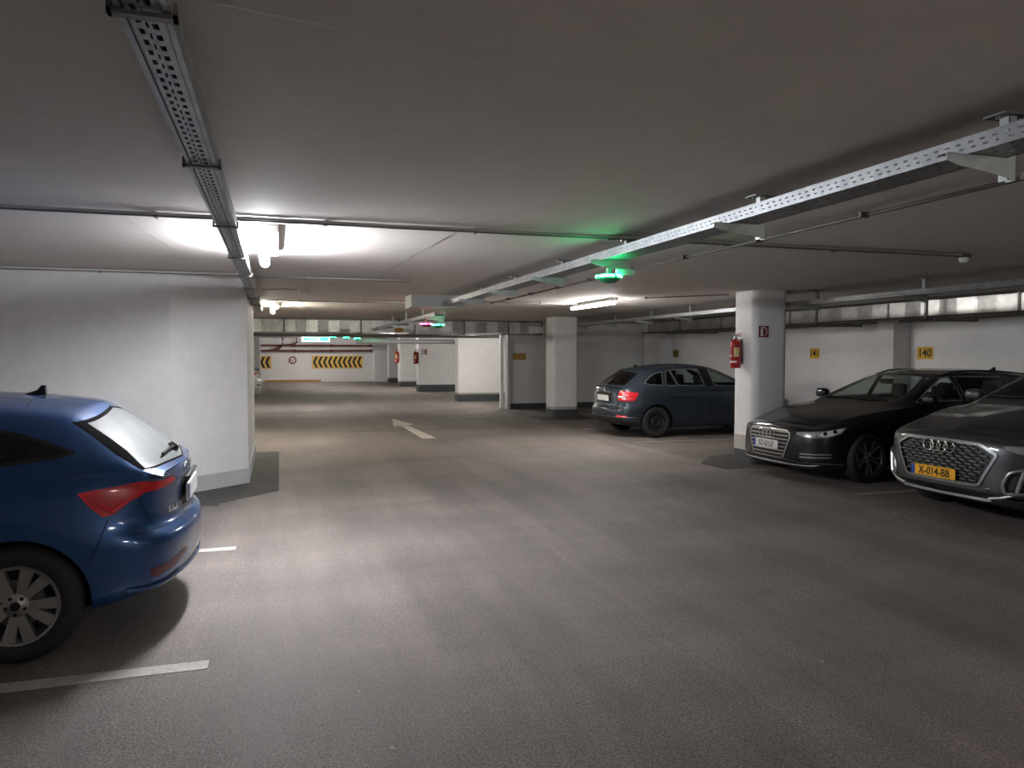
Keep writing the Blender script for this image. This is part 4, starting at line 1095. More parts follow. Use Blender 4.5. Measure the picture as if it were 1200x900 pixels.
    # lamp inner glow bar, boot lines
    tl = made[('tail_lamp', -1)]
    for s in (1, -1):
        a = [on_skin(bd, 'wrap', p) for p in ((3.90, .85, .83), (3.97, .84, .79), (4.03, .79, .83))]
        m = MB(); m.tube([(p.x+n.x*.006, s*(p.y+n.y*.006), p.z+n.z*.006) for p, n in a], [.008, .014, .008], 6); m.build('lamp_element', 'lamp_red_bright', made[('tail_lamp', s)], True)
        ribbon(bd, 'wrap', [(4.09, .72, .845), (4.16, .63, .853), (4.20, .55, .858)], .022, 'reversing_lamp', 'lamp_grey', made[('tail_lamp', s)], .003, mirror=False) if s > 0 else None
    ribbon(bd, 'wrap', [(3.855, .87, .52), (3.90, .88, .62), (3.955, .86, .745)], .006, 'panel_gap', 'seam', root, .0015, thick=.0)
    ribbon(bd, 'wrap', [(4.06, .80, .64), (4.14, .76, .655), (4.22, .63, .665)], .006, 'panel_gap', 'seam', root, .0015, thick=.0)
    ribbon(bd, 'wrap', [(4.08, .76, .93), (4.10, .74, .80), (4.16, .70, .68)], .006, 'panel_gap', 'seam', root, .0015, thick=.0)
    ribbon(bd, 'wrap', [(4.02, .80, .33), (4.15, .70, .325), (4.27, .50, .335), (4.31, .2, .34), (4.32, 0, .34)], .035, 'bumper_lip', pnt, root, .003, thick=.012)
    # number plate, wiper, antenna, handles
    q = on_skin(bd, 'rear', (0.0, .775))[0]
    MB().rbox((q.x+.012, 0, .775), (.02, .52, .115), .008, 2).build('number_plate', 'plate_white', root)
    MB().box(q.x+.0225, q.x+.024, -.255, -.215, .725, .825).build('plate_stripe', 'plate_blue', root)
    MB().rbox((q.x+.008, 0, .868), (.025, .52, .02), .008, 2).build('boot_handle_strip', 'plastic_black', root)
    w1, n1 = on_skin(tp, 'rear', (.0, 1.035))
    m = MB(); m.lathe([(0, 0), (.04, 0), (.028, .03), (0, .034)], 14); m.xf(Matrix.Translation(w1) @ n1.to_track_quat('Z', 'Y').to_matrix().to_4x4())
    k = len(m.v); pts = [on_skin(tp, 'rear', (abs(y), z)) for y, z in ((0, 1.035), (.15, 1.03), (.33, 1.02))]
    m.tube([(p.x+n.x*.02, -y, p.z+n.z*.02) for (p, n), y in zip(pts, (0, .15, .33))], .008, 6); m.build('rear_wiper', 'plastic_black', root, True)
    f = MB(); f.prism([(3.31, 1.395), (3.45, 1.39), (3.445, 1.455), (3.425, 1.455), (3.40, 1.425)], -.018, .018, 'y'); f.build('antenna_fin', 'plastic_black', root)
    ribbon(tp, 'top', [(3.45, .0), (3.45, .3), (3.47, .48)], .008, 'roof_seam', 'seam', root, .001, thick=0)
    fit_sides(root, made, pnt, (2.22, 3.10), .888, .845, (1.62, .98, 1.03), bd)
    if detail:
        for i, ch in enumerate('\u0160KODA'):
            y = -.19+.095*i; p, n = on_skin(bd, 'rear', (abs(y), .918))
            text_obj('badge_letter', ch, .055, 'chrome', root, face_m((p.x+n.x*.004, y, .918), (n.y*(1 if y < 0 else -1)*1.0, 1, 0), (0, 0, 1)), .002, bold=.001)
        p, n = on_skin(bd, 'rear', (.46, .72))
        text_obj('badge_text', 'SCALA', .05, 'chrome', root, face_m((p.x+n.x*.004, -.46, .72), (n.y, n.x, 0), (0, 0, 1)), .002, bold=.001)
    return root
#CALL
blue_hatch('hatchback_car', 'blue hatchback with dusty rear glass parked tail towards the lane', (-4.83, 5.4, 0), 0, 'paint_blue')
# ----------------------------------------------------------------- slate hatchback behind the column (tail towards the lane)
def slate_hatch():
    pnt = 'paint_slate'
    S_ = (.96, [(.34, .20), (.10, .185), (.055, .205), (.035, .28), (.018, .42), (.0, .58), (-.003, .72), (.004, .84), (.02, .91)])
    F_ = (.72, [(.40, .20), (.10, .18), (.03, .20), (.0, .30), (.0, .40), (.01, .50), (.02, .58), (.03, .65), (.05, .69)])
    R__ = (.96, [(.36, .27), (.12, .24), (.05, .26), (.01, .36), (.0, .50), (.006, .575), (.055, .60), (.058, .72), (.062, .88)])
    top = [((.08, .72), (.26, .58, .68), None), ((.28, .80), (.42, .68, .77), None), ((.65, .89), (.72, .75, .86), None), ((1.0, .95), (1.05, .79, .93), None),
           ((1.15, .99), (1.25, .80, .95), (1.2, .72, .97)), ((1.55, 1.2), (1.55, .81, .965), (1.6, .64, 1.15)), ((2.0, 1.41), (2.0, .815, .97), (2.02, .585, 1.355)),
           ((2.5, 1.465), (2.5, .815, .98), (2.5, .575, 1.405)), ((3.0, 1.45), (3.0, .815, .985), (3.0, .57, 1.39)), ((3.4, 1.41), (3.4, .81, .99), (3.38, .56, 1.35)),
           ((3.72, 1.36), (3.66, .79, .99), (3.62, .54, 1.30)), ((3.76, 1.335), (3.76, .775, .985), (3.68, .545, 1.268)), ((3.80, 1.295), (3.85, .76, .98), (3.76, .56, 1.21)),
           ((3.98, 1.17), (3.98, .73, .97), (3.92, .58, 1.12)), ((4.13, 1.05), (4.08, .69, .96), (4.06, .59, 1.02)), ((4.19, .99), (4.14, .65, .95), (4.12, .55, .975))]
    s = 'S'
    band = [(.0, 0, -1, 0, 'F', (.08, 0, .72)), (.01, .30, -1, .08, 'F', (.11, .22, .717)), (.06, .55, -1, .3, 'F', (.18, .42, .705)), (.20, .74, -.8, .8, 'F', (.26, .58, .68)),
            (.45, .825, -.2, 1, ('F', 'S', .6), (.42, .68, .77)), (.85, .845, 0, 1, s, (.72, .75, .86)), (1.2, .848, 0, 1, s, (1.05, .79, .93)), (1.6, .85, 0, 1, s, (1.55, .81, .965)),
            (2.05, .852, 0, 1, s, (2.0, .815, .97)), (2.5, .853, 0, 1, s, (2.5, .815, .98)), (3.0, .853, 0, 1, s, (3.0, .815, .985)), (3.4, .852, 0, 1, s, (3.4, .81, .99)),
            (3.74, .845, .08, 1, ('S', 'R', .2), (3.70, .786, .99)), (4.02, .815, .35, .95, ('S', 'R', .65), (3.98, .73, .97)), (4.17, .735, .75, .65, 'R', (4.08, .69, .96)),
            (4.255, .54, 1, .28, 'R', (4.14, .65, .95)), (4.285, .26, 1, .06, 'R', (4.175, .33, .97)), (4.29, 0, 1, 0, 'R', (4.19, 0, .99))]
    reg = [R_('front_door', 'band', 'side', [(1.30, .25), (2.27, .25), (2.27, .935), (1.22, .905), (1.18, .6)], pnt, ring=.005, round=.05),
           R_('rear_door', 'band', 'side', [(2.28, .25), (2.97, .25), (3.04, .42), (3.17, .62), (3.24, .80), (3.22, .955), (2.28, .94)], pnt, ring=.005, round=.05),
           R_('bonnet', 'top', 'top', [(.13, 0), (.2, .38), (.33, .57), (.75, .69), (1.05, .72), (1.06, .45), (1.06, 0)], pnt, ring=.004, centre=True),
           R_('windscreen', 'top', 'front', [(0, 1.02), (.65, .995), (.53, 1.345), (0, 1.40)], 'glass_clear', centre=True, ring=.02, ringname='screen_border', ringmat='gloss_black', ringoff=0),
           R_('front_window', 'top', 'side', [(1.50, 1.0), (2.14, 1.01), (2.22, 1.345), (2.02, 1.335), (1.75, 1.18)], 'glass_clear', round=.03, ring=.014, ringname='window_trim', ringmat='satin_grey', ringoff=.002, parent='front_door'),
           R_('pillar_trim', 'top', 'side', [(2.17, 1.01), (2.34, 1.012), (2.41, 1.352), (2.25, 1.347)], 'gloss_black', round=.01, off=.001),
           R_('rear_window', 'top', 'side', [(2.37, 1.012), (2.97, 1.02), (3.08, 1.335), (2.9, 1.345), (2.44, 1.355)], 'glass_clear', round=.02, ring=.014, ringname='window_trim', ringmat='satin_grey', ringoff=.002, parent='rear_door'),
           R_('vent_window', 'top', 'side', [(2.99, 1.02), (3.25, 1.024), (3.17, 1.32), (3.10, 1.333)], 'glass_dark', round=.015, ring=.012, ringname='window_trim', ringmat='satin_grey', ringoff=.002, parent='rear_door'),
           R_('quarter_window', 'top', 'side', [(3.31, 1.025), (3.60, 1.045), (3.70, 1.075), (3.58, 1.18), (3.42, 1.27), (3.24, 1.31)], 'glass_dark', round=.03, ring=.012, ringname='window_trim', ringmat='satin_grey', ringoff=.002),
           R_('rear_glass', 'top', 'rear', [(0, 1.315), (.50, 1.265), (.59, 1.08), (.55, 1.03), (0, 1.035)], 'glass_dark', round=.0001, centre=True, ring=.02, ringname='glass_border', ringmat='gloss_black', ringoff=0),
           R_('tail_lamp', 'band', 'wrap', [(3.85, .85, .895), (3.93, .84, .74), (4.05, .82, .73), (4.17, .72, .73), (4.22, .58, .735), (4.20, .56, .80), (4.19, .575, .87), (4.17, .60, .925), (4.05, .75, .925), (3.95, .80, .915)], 'lamp_red', off=.004),
           R_('plate_recess', 'band', 'rear', [(0, .875), (.33, .865), (.30, .685), (0, .68)], 'plastic_black', centre=True, off=-.01),
           R_('bumper_reflector', 'band', 'wrap', [(4.10, .80, .445), (4.20, .70, .445), (4.25, .58, .445), (4.25, .58, .41), (4.20, .70, .41), (4.10, .80, .415)], 'lamp_red_bright', off=.004),
           R_('bumper_skirt', 'band', 'wrap', [(3.80, .84, .235), (4.0, .80, .33), (4.17, .70, .37), (4.26, .45, .38), (4.28, .2, .38), (4.285, 0, .38), (4.24, 0, .275), (4.2, .4, .27), (4.1, .66, .265), (3.92, .77, .235)], 'plastic_black', off=.002),
           R_('headlamp', 'band', 'wrap', [(.34, .80, .70), (.20, .72, .685), (.10, .50, .67), (.09, .46, .60), (.18, .68, .57), (.34, .80, .60)], 'lamp_white', off=.002),
           R_('grille', 'band', 'front', [(0, .67), (.40, .655), (.38, .55), (0, .54)], 'plastic_black', centre=True, off=.002)]
    P = dict(name='hatchback_car', label='slate blue hatchback on black steel wheels half hidden by the rounded column', loc=(10.62, 14.06, 0), rz=PI, band=band, top=top, profs=dict(S=S_, F=F_, R=R__), regions=reg,
             paint=pnt, axles=(.86, 3.455), arch=.35, R=.31, sill=.235, L=4.30, w=.853, cowl=1.15, seats=[(1.75, 0, False), (2.62, 0, True)], tyrew=.19, rim=.20, track=.02,
             wheel=dict(kind='steel', rim='steel_black'))
    root, bd, tp, made = make_car(P)
    for s in (1, -1):
        par = made[('tail_lamp', s)]
        pts = [on_skin(bd, 'wrap', p) for p in ((3.97, .82, .865), (4.06, .78, .865), (4.15, .68, .865))]
        for z, mm, r0 in ((.885, 'lamp_red_bright', .014), (.85, 'lamp_red_bright', .012), (.765, 'lamp_red_bright', .012)):
            q = [on_skin(bd, 'wrap', (p[0].x, p[0].y, z)) for p in pts]
            MB().tube([(p.x+n.x*.002, s*(p.y+n.y*.002), p.z) for p, n in q], r0, 6).build('lamp_element', mm, par, True)
        q = [on_skin(bd, 'wrap', p) for p in ((4.11, .75, .805), (4.18, .65, .805), (4.20, .585, .805))]
        MB().tube([(p.x+n.x*.001, s*(p.y+n.y*.001), p.z) for p, n in q], .024, 8).build('reversing_lamp', 'lamp_white', par, True)
    q = on_skin(bd, 'rear', (0.0, .775))[0]
    MB().rbox((q.x+.012, 0, .765), (.02, .52, .115), .008, 2).build('number_plate', 'plate_white', root)
    hbar(bd, .885, .30, .03, .02, 'boot_strip', 'chrome', root, .002, view='rear')
    m = MB(); m.lathe([(0, .02), (.035, .018), (.042, .008), (.042, 0)], 24, 'x', (on_skin(bd, 'rear', (0, .935))[0].x, 0, .935)); m.build('badge', 'chrome', root, True, 40)
    ribbon(bd, 'wrap', [(3.80, .85, .60), (3.95, .83, .615), (4.15, .75, .60), (4.26, .5, .595), (4.285, .2, .595), (4.29, 0, .595)], .006, 'panel_gap', 'seam', root, .001, thick=0)
    ribbon(bd, 'wrap', [(3.86, .845, .39), (4.02, .815, .41), (4.18, .74, .41), (4.26, .55, .405), (4.285, .25, .40), (4.29, 0, .40)], .012, 'bumper_trim', 'chrome', root, .004, thick=.006)
    p, n = on_skin(tp, 'rear', (.0, 1.06))
    MB().tube([(p.x+.02, .02, p.z), (p.x-.03, -.2, p.z+.03), (p.x-.06, -.36, p.z+.045)], .009, 6).build('rear_wiper', 'plastic_black', root)
    f = MB(); f.prism([(3.42, 1.39), (3.56, 1.375), (3.55, 1.435), (3.53, 1.435), (3.50, 1.41)], -.016, .016, 'y'); f.build('antenna_fin', 'plastic_black', root)
    fit_sides(root, made, pnt, (2.10, 3.06), .85, .83, (1.56, .94, 1.03), bd)
    for s in (1, -1): MB().lathe([(0, 0), (.012, 0)], 10, 'y', (2.93, s*.862, .815)).build('lock_cap', 'chrome', made[('rear_door', s)])
    return root
# ----------------------------------------------------------------- black estate (nose towards the lane)
def black_estate():
    pnt = 'paint_black'
    S_ = (.97, [(.34, .20), (.10, .175), (.055, .195), (.035, .27), (.02, .42), (.0, .56), (-.004, .70), (.002, .84), (.02, .92)])
    F_ = (.72, [(.40, .18), (.14, .165), (.04, .185), (.0, .25), (.0, .36), (.0, .48), (.008, .58), (.022, .65), (.05, .70)])
    R__ = (.94, [(.36, .30), (.12, .27), (.06, .29), (.012, .37), (.0, .52), (.008, .60), (.06, .63), (.06, .74), (.06, .88)])
    top = [((.10, .745), (.30, .56, .70), None), ((.30, .81), (.45, .70, .775), None), ((.75, .905), (.80, .82, .87), None), ((1.15, .965), (1.2, .86, .93), None),
           ((1.38, 1.0), (1.45, .87, .95), (1.42, .76, .985)), ((1.80, 1.22), (1.80, .875, .97), (1.85, .68, 1.165)), ((2.25, 1.405), (2.25, .875, .985), (2.28, .60, 1.355)),
           ((2.75, 1.45), (2.75, .875, .995), (2.75, .585, 1.395)), ((3.35, 1.445), (3.35, .87, 1.0), (3.35, .575, 1.39)), ((3.9, 1.41), (3.9, .86, 1.0), (3.9, .56, 1.355)),
           ((4.3, 1.36), (4.25, .83, 1.0), (4.2, .54, 1.31)), ((4.36, 1.32), (4.38, .80, .99), (4.30, .55, 1.25)), ((4.52, 1.14), (4.5, .76, .975), (4.45, .58, 1.10)),
           ((4.64, .99), (4.58, .70, .95), (4.56, .58, .97)), ((4.67, .95), (4.62, .66, .93), (4.6, .5, .94))]
    s = 'S'
    band = [(.0, 0, -1, 0, 'F', (.10, 0, .745)), (.008, .30, -1, .06, 'F', (.13, .22, .742)), (.05, .56, -1, .25, 'F', (.20, .40, .73)), (.18, .77, -.85, .6, 'F', (.30, .56, .70)),
            (.40, .878, -.35, 1, ('F', 'S', .45), (.45, .70, .775)), (.88, .905, 0, 1, s, (.80, .82, .87)), (1.3, .905, 0, 1, s, (1.2, .86, .93)), (1.8, .905, 0, 1, s, (1.8, .875, .97)),
            (2.25, .907, 0, 1, s, (2.25, .875, .985)), (2.75, .908, 0, 1, s, (2.75, .875, .995)), (3.35, .91, 0, 1, s, (3.35, .87, 1.0)), (3.85, .908, 0, 1, s, (3.9, .86, 1.0)),
            (4.22, .885, .12, 1, ('S', 'R', .3), (4.25, .83, 1.0)), (4.45, .84, .45, .9, ('S', 'R', .7), (4.5, .76, .975)), (4.60, .74, .8, .6, 'R', (4.58, .70, .95)),
            (4.68, .5, 1, .25, 'R', (4.62, .66, .93)), (4.72, .25, 1, .06, 'R', (4.655, .33, .943)), (4.725, 0, 1, 0, 'R', (4.67, 0, .95))]
    gr = [(0, .665), (.36, .66), (.415, .625), (.425, .56), (.325, .305), (.29, .29), (0, .285)]
    reg = [R_('front_door', 'band', 'side', [(1.50, .25), (2.50, .25), (2.50, .95), (1.42, .92), (1.38, .6)], pnt, ring=.004, round=.05),
           R_('rear_door', 'band', 'side', [(2.51, .25), (3.25, .25), (3.33, .42), (3.48, .62), (3.55, .80), (3.52, .965), (2.51, .952)], pnt, ring=.004, round=.05),
           R_('bonnet', 'top', 'top', [(.17, 0), (.24, .36), (.36, .55), (.80, .74), (1.26, .80), (1.28, .45), (1.28, 0)], pnt, ring=.004, centre=True),
           R_('windscreen', 'top', 'front', [(0, 1.02), (.69, 1.0), (.55, 1.345), (0, 1.395)], 'glass_clear', centre=True, ring=.02, ringname='screen_border', ringmat='gloss_black', ringoff=0),
           R_('front_window', 'top', 'side', [(1.66, 1.015), (2.44, 1.025), (2.44, 1.345), (2.30, 1.335), (1.98, 1.18)], 'glass_clear', round=.02, ring=.013, ringname='window_trim', ringmat='silver', ringoff=.003, parent='front_door'),
           R_('rear_window', 'top', 'side', [(2.50, 1.026), (3.26, 1.03), (3.34, 1.335), (2.50, 1.35)], 'glass_clear', round=.02, ring=.013, ringname='window_trim', ringmat='silver', ringoff=.003, parent='rear_door'),
           R_('quarter_window', 'top', 'side', [(3.33, 1.03), (4.02, 1.06), (4.12, 1.09), (3.95, 1.22), (3.80, 1.29), (3.40, 1.335)], 'glass_clear', round=.03, ring=.013, ringname='window_trim', ringmat='chrome_dark', ringoff=.003),
           R_('rear_glass', 'top', 'rear', [(0, 1.30), (.50, 1.25), (.59, 1.06), (.57, 1.0), (0, 1.0)], 'glass_dark', centre=True, ring=.02, ringname='glass_border', ringmat='gloss_black', ringoff=0),
           R_('tail_lamp', 'band', 'wrap', [(4.20, .88, .88), (4.25, .88, .78), (4.45, .84, .76), (4.6, .70, .77), (4.66, .5, .79), (4.65, .5, .86), (4.55, .72, .885), (4.4, .83, .89)], 'lamp_red', off=.003),
           R_('grille', 'band', 'front', gr, 'plastic_black', centre=True, ring=.017, ringname='grille_frame', ringmat='silver', ringoff=.010, off=-.004),
           R_('headlamp', 'band', 'wrap', [(.055, .505, .652), (.14, .66, .668), (.26, .79, .687), (.40, .865, .715), (.54, .89, .735), (.51, .89, .685), (.40, .87, .625), (.28, .82, .595), (.17, .73, .588), (.09, .60, .598), (.06, .51, .615)], 'lamp_grey', off=.003),
           R_('headlamp_reflector', 'band', 'wrap', [(.25, .79, .672), (.38, .855, .70), (.50, .885, .722), (.47, .885, .68), (.38, .868, .635), (.28, .82, .612), (.20, .75, .612)], 'lamp_white', off=.005, parent='headlamp'),
           R_('air_intake', 'band', 'wrap', [(.09, .56, .40), (.20, .76, .405), (.33, .85, .415), (.33, .86, .33), (.22, .78, .305), (.10, .58, .30)], 'plastic_black', off=.001),
           R_('rear_skirt', 'band', 'rear', [(0, .36), (.6, .36), (.6, .30), (0, .30)], 'plastic_black', centre=True, off=.002)]
    P = dict(name='estate_car', label='glossy black estate car with a large chrome slatted grille parked nose outwards', loc=(6.32, 8.60, 0), band=band, top=top, profs=dict(S=S_, F=F_, R=R__), regions=reg,
             paint=pnt, axles=(.88, 3.70), arch=.365, R=.325, sill=.225, L=4.725, w=.91, cowl=1.38, seats=[(2.05, 0, False), (2.95, 0, True)], tyrew=.225, rim=.235, track=.015, steer=.10,
             wheel=dict(kind='alloy', rim='alloy_dark', spoke='alloy', n=5, gap=.22, root=.5, wi=.014, wo=.017, phase=.3))
    root, bd, tp, made = make_car(P)
    g = made[('grille', 0)]
    def half(z):
        pts = [(.39, .64), (.405, .56), (.31, .31)]
        for (a, za), (b, zb) in zip(pts[:-1], pts[1:]):
            if zb <= z <= za: return b+(a-b)*(z-zb)/(za-zb)
        return .36
    for z in (.632, .583, .534, .485, .436, .387, .338):
        hbar(bd, z, half(z)-.012, .014, .014, 'grille_slat', 'silver', g, .002)
    p = on_skin(bd, 'front', (0, .60))[0]; ring_badge(root, p.x-.022, .595, .052, .073)
    p = on_skin(bd, 'front', (0, .45))[0]
    front_plate(root, p.x-.026, .455, .52, .115, 'plate_white', 'plate_blue', 'SZ\u00b7621LF', .098, sx=.86)
    for s in (1, -1):
        par = made[('headlamp', s)]
        q = [on_skin(bd, 'wrap', t) for t in ((.52, .888, .722), (.46, .885, .655), (.34, .85, .615), (.26, .80, .606), (.18, .73, .606))]
        MB().tube([(a.x+n.x*.006, s*(a.y+n.y*.006), a.z+n.z*.006) for a, n in q], .007, 6).build('light_strip', 'chrome', par, True)
        a, n = on_skin(bd, 'wrap', (.27, .80, .645))
        for dx in (0, .11):
            a, n = on_skin(bd, 'wrap', (.27+dx, .80+dx*.5, .648+dx*.25)); m = MB(); m.lathe([(0, .004), (.022, .006), (.026, 0)], 16); m.xf(Matrix.Translation((a.x+n.x*.005, s*(a.y+n.y*.005), a.z+n.z*.005)) @ Vector((n.x, s*n.y, n.z)).to_track_quat('Z', 'Y').to_matrix().to_4x4()); m.build('projector', 'gloss_black', par, True)
    for z in (.375, .335):
        ribbon(bd, 'wrap', [(.09, .565, z), (.20, .765, z+.004), (.33, .855, z+.008)], .014, 'intake_blade', 'silver', root, .004, thick=.01)
    ribbon(bd, 'wrap', [(.02, 0, .225), (.03, .3, .225), (.09, .55, .23), (.22, .76, .245)], .02, 'front_lip', 'satin_grey', root, .004, thick=.012)
    for s in (1, -1):
        pts = [on_skin(tp, 'top', (x, .575)) for x in np.linspace(2.35, 4.1, 9)]
        MB().tube([(a.x, s*a.y, a.z+(.03 if 0 < i < 8 else .0)) for i, (a, n) in enumerate(pts)], .013, 8).build('roof_rail', 'gloss_black', root, True)
    f = MB(); f.prism([(3.86, 1.405), (4.01, 1.39), (4.0, 1.455), (3.98, 1.455), (3.95, 1.43)], -.016, .016, 'y'); f.build('antenna_fin', 'plastic_black', root)
    for y0, y1 in ((-.55, .02), (.08, .62)):
        q = [on_skin(tp, 'front', (abs(y), z)) for y, z in ((y0, 1.035), ((y0+y1)/2, 1.03), (y1, 1.025))]
        MB().tube([(a.x+n.x*.012, yy, a.z+n.z*.012) for (a, n), yy in zip(q, (y0, (y0+y1)/2, y1))], .008, 6).build('wiper', 'plastic_black', root)
    m = MB(); m.rbox((1.98, 0, 1.265), (.03, .24, .07), .012, 2); m.build('rear_view_mirror', 'plastic_black', root, True)
    fit_sides(root, made, pnt, (2.32, 3.34), .905, .84, (1.72, 1.0, 1.06), bd)
    MB().rbox((4.695, 0, .74), (.02, .52, .115), .008, 2).build('rear_number_plate', 'plate_white', root)
    return root
# ----------------------------------------------------------------- grey SUV (nose towards the lane)
def grey_suv():
    pnt = 'paint_grey'
    S_ = (1.09, [(.34, .25), (.10, .23), (.05, .25), (.03, .34), (.015, .50), (.0, .66), (-.004, .80), (.002, .94), (.02, 1.04)])
    F_ = (.86, [(.42, .26), (.16, .235), (.06, .255), (.008, .33), (.0, .44), (.0, .58), (.004, .70), (.016, .79), (.045, .84)])
    R__ = (1.06, [(.36, .35), (.12, .32), (.06, .34), (.012, .44), (.0, .60), (.008, .70), (.06, .74), (.06, .86), (.06, 1.0)])
    top = [((.11, .885), (.32, .58, .84), None), ((.32, .965), (.48, .74, .92), None), ((.75, 1.045), (.82, .85, 1.0), None), ((1.1, 1.10), (1.15, .89, 1.06), None),
           ((1.3, 1.14), (1.4, .90, 1.08), (1.35, .79, 1.12)), ((1.72, 1.38), (1.72, .905, 1.09), (1.78, .70, 1.32)), ((2.15, 1.60), (2.15, .905, 1.10), (2.2, .62, 1.545)),
           ((2.65, 1.665), (2.65, .905, 1.11), (2.65, .605, 1.605)), ((3.2, 1.645), (3.2, .90, 1.12), (3.2, .595, 1.585)), ((3.7, 1.565), (3.7, .89, 1.13), (3.7, .58, 1.505)),
           ((4.15, 1.42), (4.1, .86, 1.13), (4.05, .57, 1.37)), ((4.45, 1.25), (4.38, .80, 1.12), (4.35, .58, 1.22)), ((4.60, 1.12), (4.52, .73, 1.09), (4.5, .58, 1.11)), ((4.64, 1.07), (4.58, .68, 1.06), (4.56, .5, 1.065))]
    s = 'S'
    band = [(.0, 0, -1, 0, 'F', (.11, 0, .885)), (.008, .30, -1, .06, 'F', (.14, .22, .882)), (.05, .58, -1, .25, 'F', (.22, .42, .87)), (.17, .80, -.85, .6, 'F', (.32, .58, .84)),
            (.40, .905, -.35, 1, ('F', 'S', .45), (.48, .74, .92)), (.88, .94, 0, 1, s, (.82, .85, 1.0)), (1.3, .935, 0, 1, s, (1.15, .89, 1.06)), (1.75, .935, 0, 1, s, (1.72, .905, 1.09)),
            (2.2, .938, 0, 1, s, (2.15, .905, 1.10)), (2.65, .94, 0, 1, s, (2.65, .905, 1.11)), (3.2, .943, 0, 1, s, (3.2, .90, 1.12)), (3.7, .945, 0, 1, s, (3.7, .89, 1.13)),
            (4.1, .92, .12, 1, ('S', 'R', .3), (4.1, .86, 1.13)), (4.38, .86, .45, .9, ('S', 'R', .7), (4.38, .80, 1.12)), (4.56, .76, .8, .6, 'R', (4.52, .73, 1.09)),
            (4.65, .5, 1, .25, 'R', (4.58, .68, 1.06)), (4.685, .25, 1, .06, 'R', (4.62, .33, 1.067)), (4.69, 0, 1, 0, 'R', (4.64, 0, 1.07))]
    gr = [(0, .822), (.40, .815), (.44, .80), (.56, .735), (.568, .70), (.43, .425), (.39, .405), (0, .40)]
    reg = [R_('front_door', 'band', 'side', [(1.45, .31), (2.42, .31), (2.42, 1.07), (1.38, 1.04), (1.34, .7)], pnt, ring=.004, round=.05),
           R_('rear_door', 'band', 'side', [(2.43, .31), (3.12, .31), (3.22, .5), (3.38, .72), (3.45, .90), (3.42, 1.085), (2.43, 1.072)], pnt, ring=.004, round=.05),
           R_('bonnet', 'top', 'top', [(.18, 0), (.26, .40), (.38, .58), (.85, .78), (1.2, .83), (1.22, .45), (1.22, 0)], pnt, ring=.004, centre=True),
           R_('windscreen', 'top', 'front', [(0, 1.165), (.71, 1.15), (.575, 1.525), (0, 1.585)], 'glass_clear', centre=True, ring=.02, ringname='screen_border', ringmat='gloss_black', ringoff=0),
           R_('front_window', 'top', 'side', [(1.60, 1.14), (2.36, 1.15), (2.36, 1.54), (2.22, 1.53), (1.92, 1.36)], 'glass_dark', round=.02, ring=.013, ringname='window_trim', ringmat='chrome_dark', ringoff=.003, parent='front_door'),
           R_('rear_window', 'top', 'side', [(2.42, 1.15), (3.18, 1.16), (3.28, 1.48), (2.9, 1.54), (2.42, 1.55)], 'glass_dark', round=.02, ring=.013, ringname='window_trim', ringmat='chrome_dark', ringoff=.003, parent='rear_door'),
           R_('quarter_window', 'top', 'side', [(3.26, 1.165), (3.82, 1.19), (3.90, 1.22), (3.36, 1.465)], 'glass_dark', round=.03, ring=.013, ringname='window_trim', ringmat='chrome_dark', ringoff=.003),
           R_('rear_glass', 'top', 'rear', [(0, 1.40), (.52, 1.345), (.58, 1.16), (0, 1.14)], 'glass_dark', centre=True, ring=.02, ringname='glass_border', ringmat='gloss_black', ringoff=0),
           R_('tail_lamp', 'band', 'wrap', [(4.10, .90, 1.0), (4.15, .90, .90), (4.38, .86, .88), (4.55, .74, .89), (4.62, .5, .92), (4.61, .5, .99), (4.5, .74, 1.02), (4.3, .86, 1.02)], 'lamp_red', off=.003),
           R_('grille', 'band', 'front', gr, 'plastic_black', centre=True, ring=.026, ringname='grille_frame', ringmat='satin_grey', ringoff=.014, off=-.012),
           R_('headlamp', 'band', 'wrap', [(.075, .60, .818), (.16, .73, .828), (.28, .83, .845), (.42, .895, .875), (.56, .915, .90), (.53, .92, .83), (.38, .905, .765), (.24, .84, .74), (.14, .74, .745), (.085, .645, .77)], 'lamp_grey', off=.003),
           R_('headlamp_reflector', 'band', 'wrap', [(.27, .82, .82), (.40, .885, .85), (.52, .91, .875), (.49, .915, .82), (.37, .90, .775), (.26, .85, .76)], 'lamp_white', off=.005, parent='headlamp'),
           R_('air_intake', 'band', 'wrap', [(.10, .66, .56), (.20, .81, .60), (.29, .87, .62), (.30, .88, .50), (.20, .82, .40), (.085, .635, .385), (.08, .625, .45)], 'plastic_black', round=.04, ring=0, off=-.02),
           R_('lower_intake', 'band', 'front', [(0, .365), (.50, .37), (.42, .315), (0, .305)], 'plastic_black', centre=True, off=-.012)]
    P = dict(name='suv_car', label='grey SUV with honeycomb grille and yellow number plate parked nose outwards', loc=(6.25, 5.78, 0), band=band, top=top, profs=dict(S=S_, F=F_, R=R__), regions=reg,
             paint=pnt, axles=(.91, 3.73), arch=.41, R=.365, sill=.285, L=4.69, w=.945, cowl=1.30, seats=[(1.95, 0, False), (2.85, 0, True)], tyrew=.235, rim=.255, track=.015,
             wheel=dict(kind='alloy', rim='alloy_dark', spoke='alloy', n=5, gap=.20, root=.5, wi=.015, wo=.02, phase=.1))
    root, bd, tp, made = make_car(P)
    g = made[('grille', 0)]
    def half(z):
        pts = [(.40, .80), (.535, .72), (.54, .69), (.395, .42)]
        for (a, za), (b, zb) in zip(pts[:-1], pts[1:]):
            if zb <= z <= za: return b+(a-b)*(z-zb)/(za-zb)
        return .38
    # staggered honeycomb: dark lattice with bright upper edges, one joined insert
    lat, edge = MB(), MB(); row = 0; z = .792
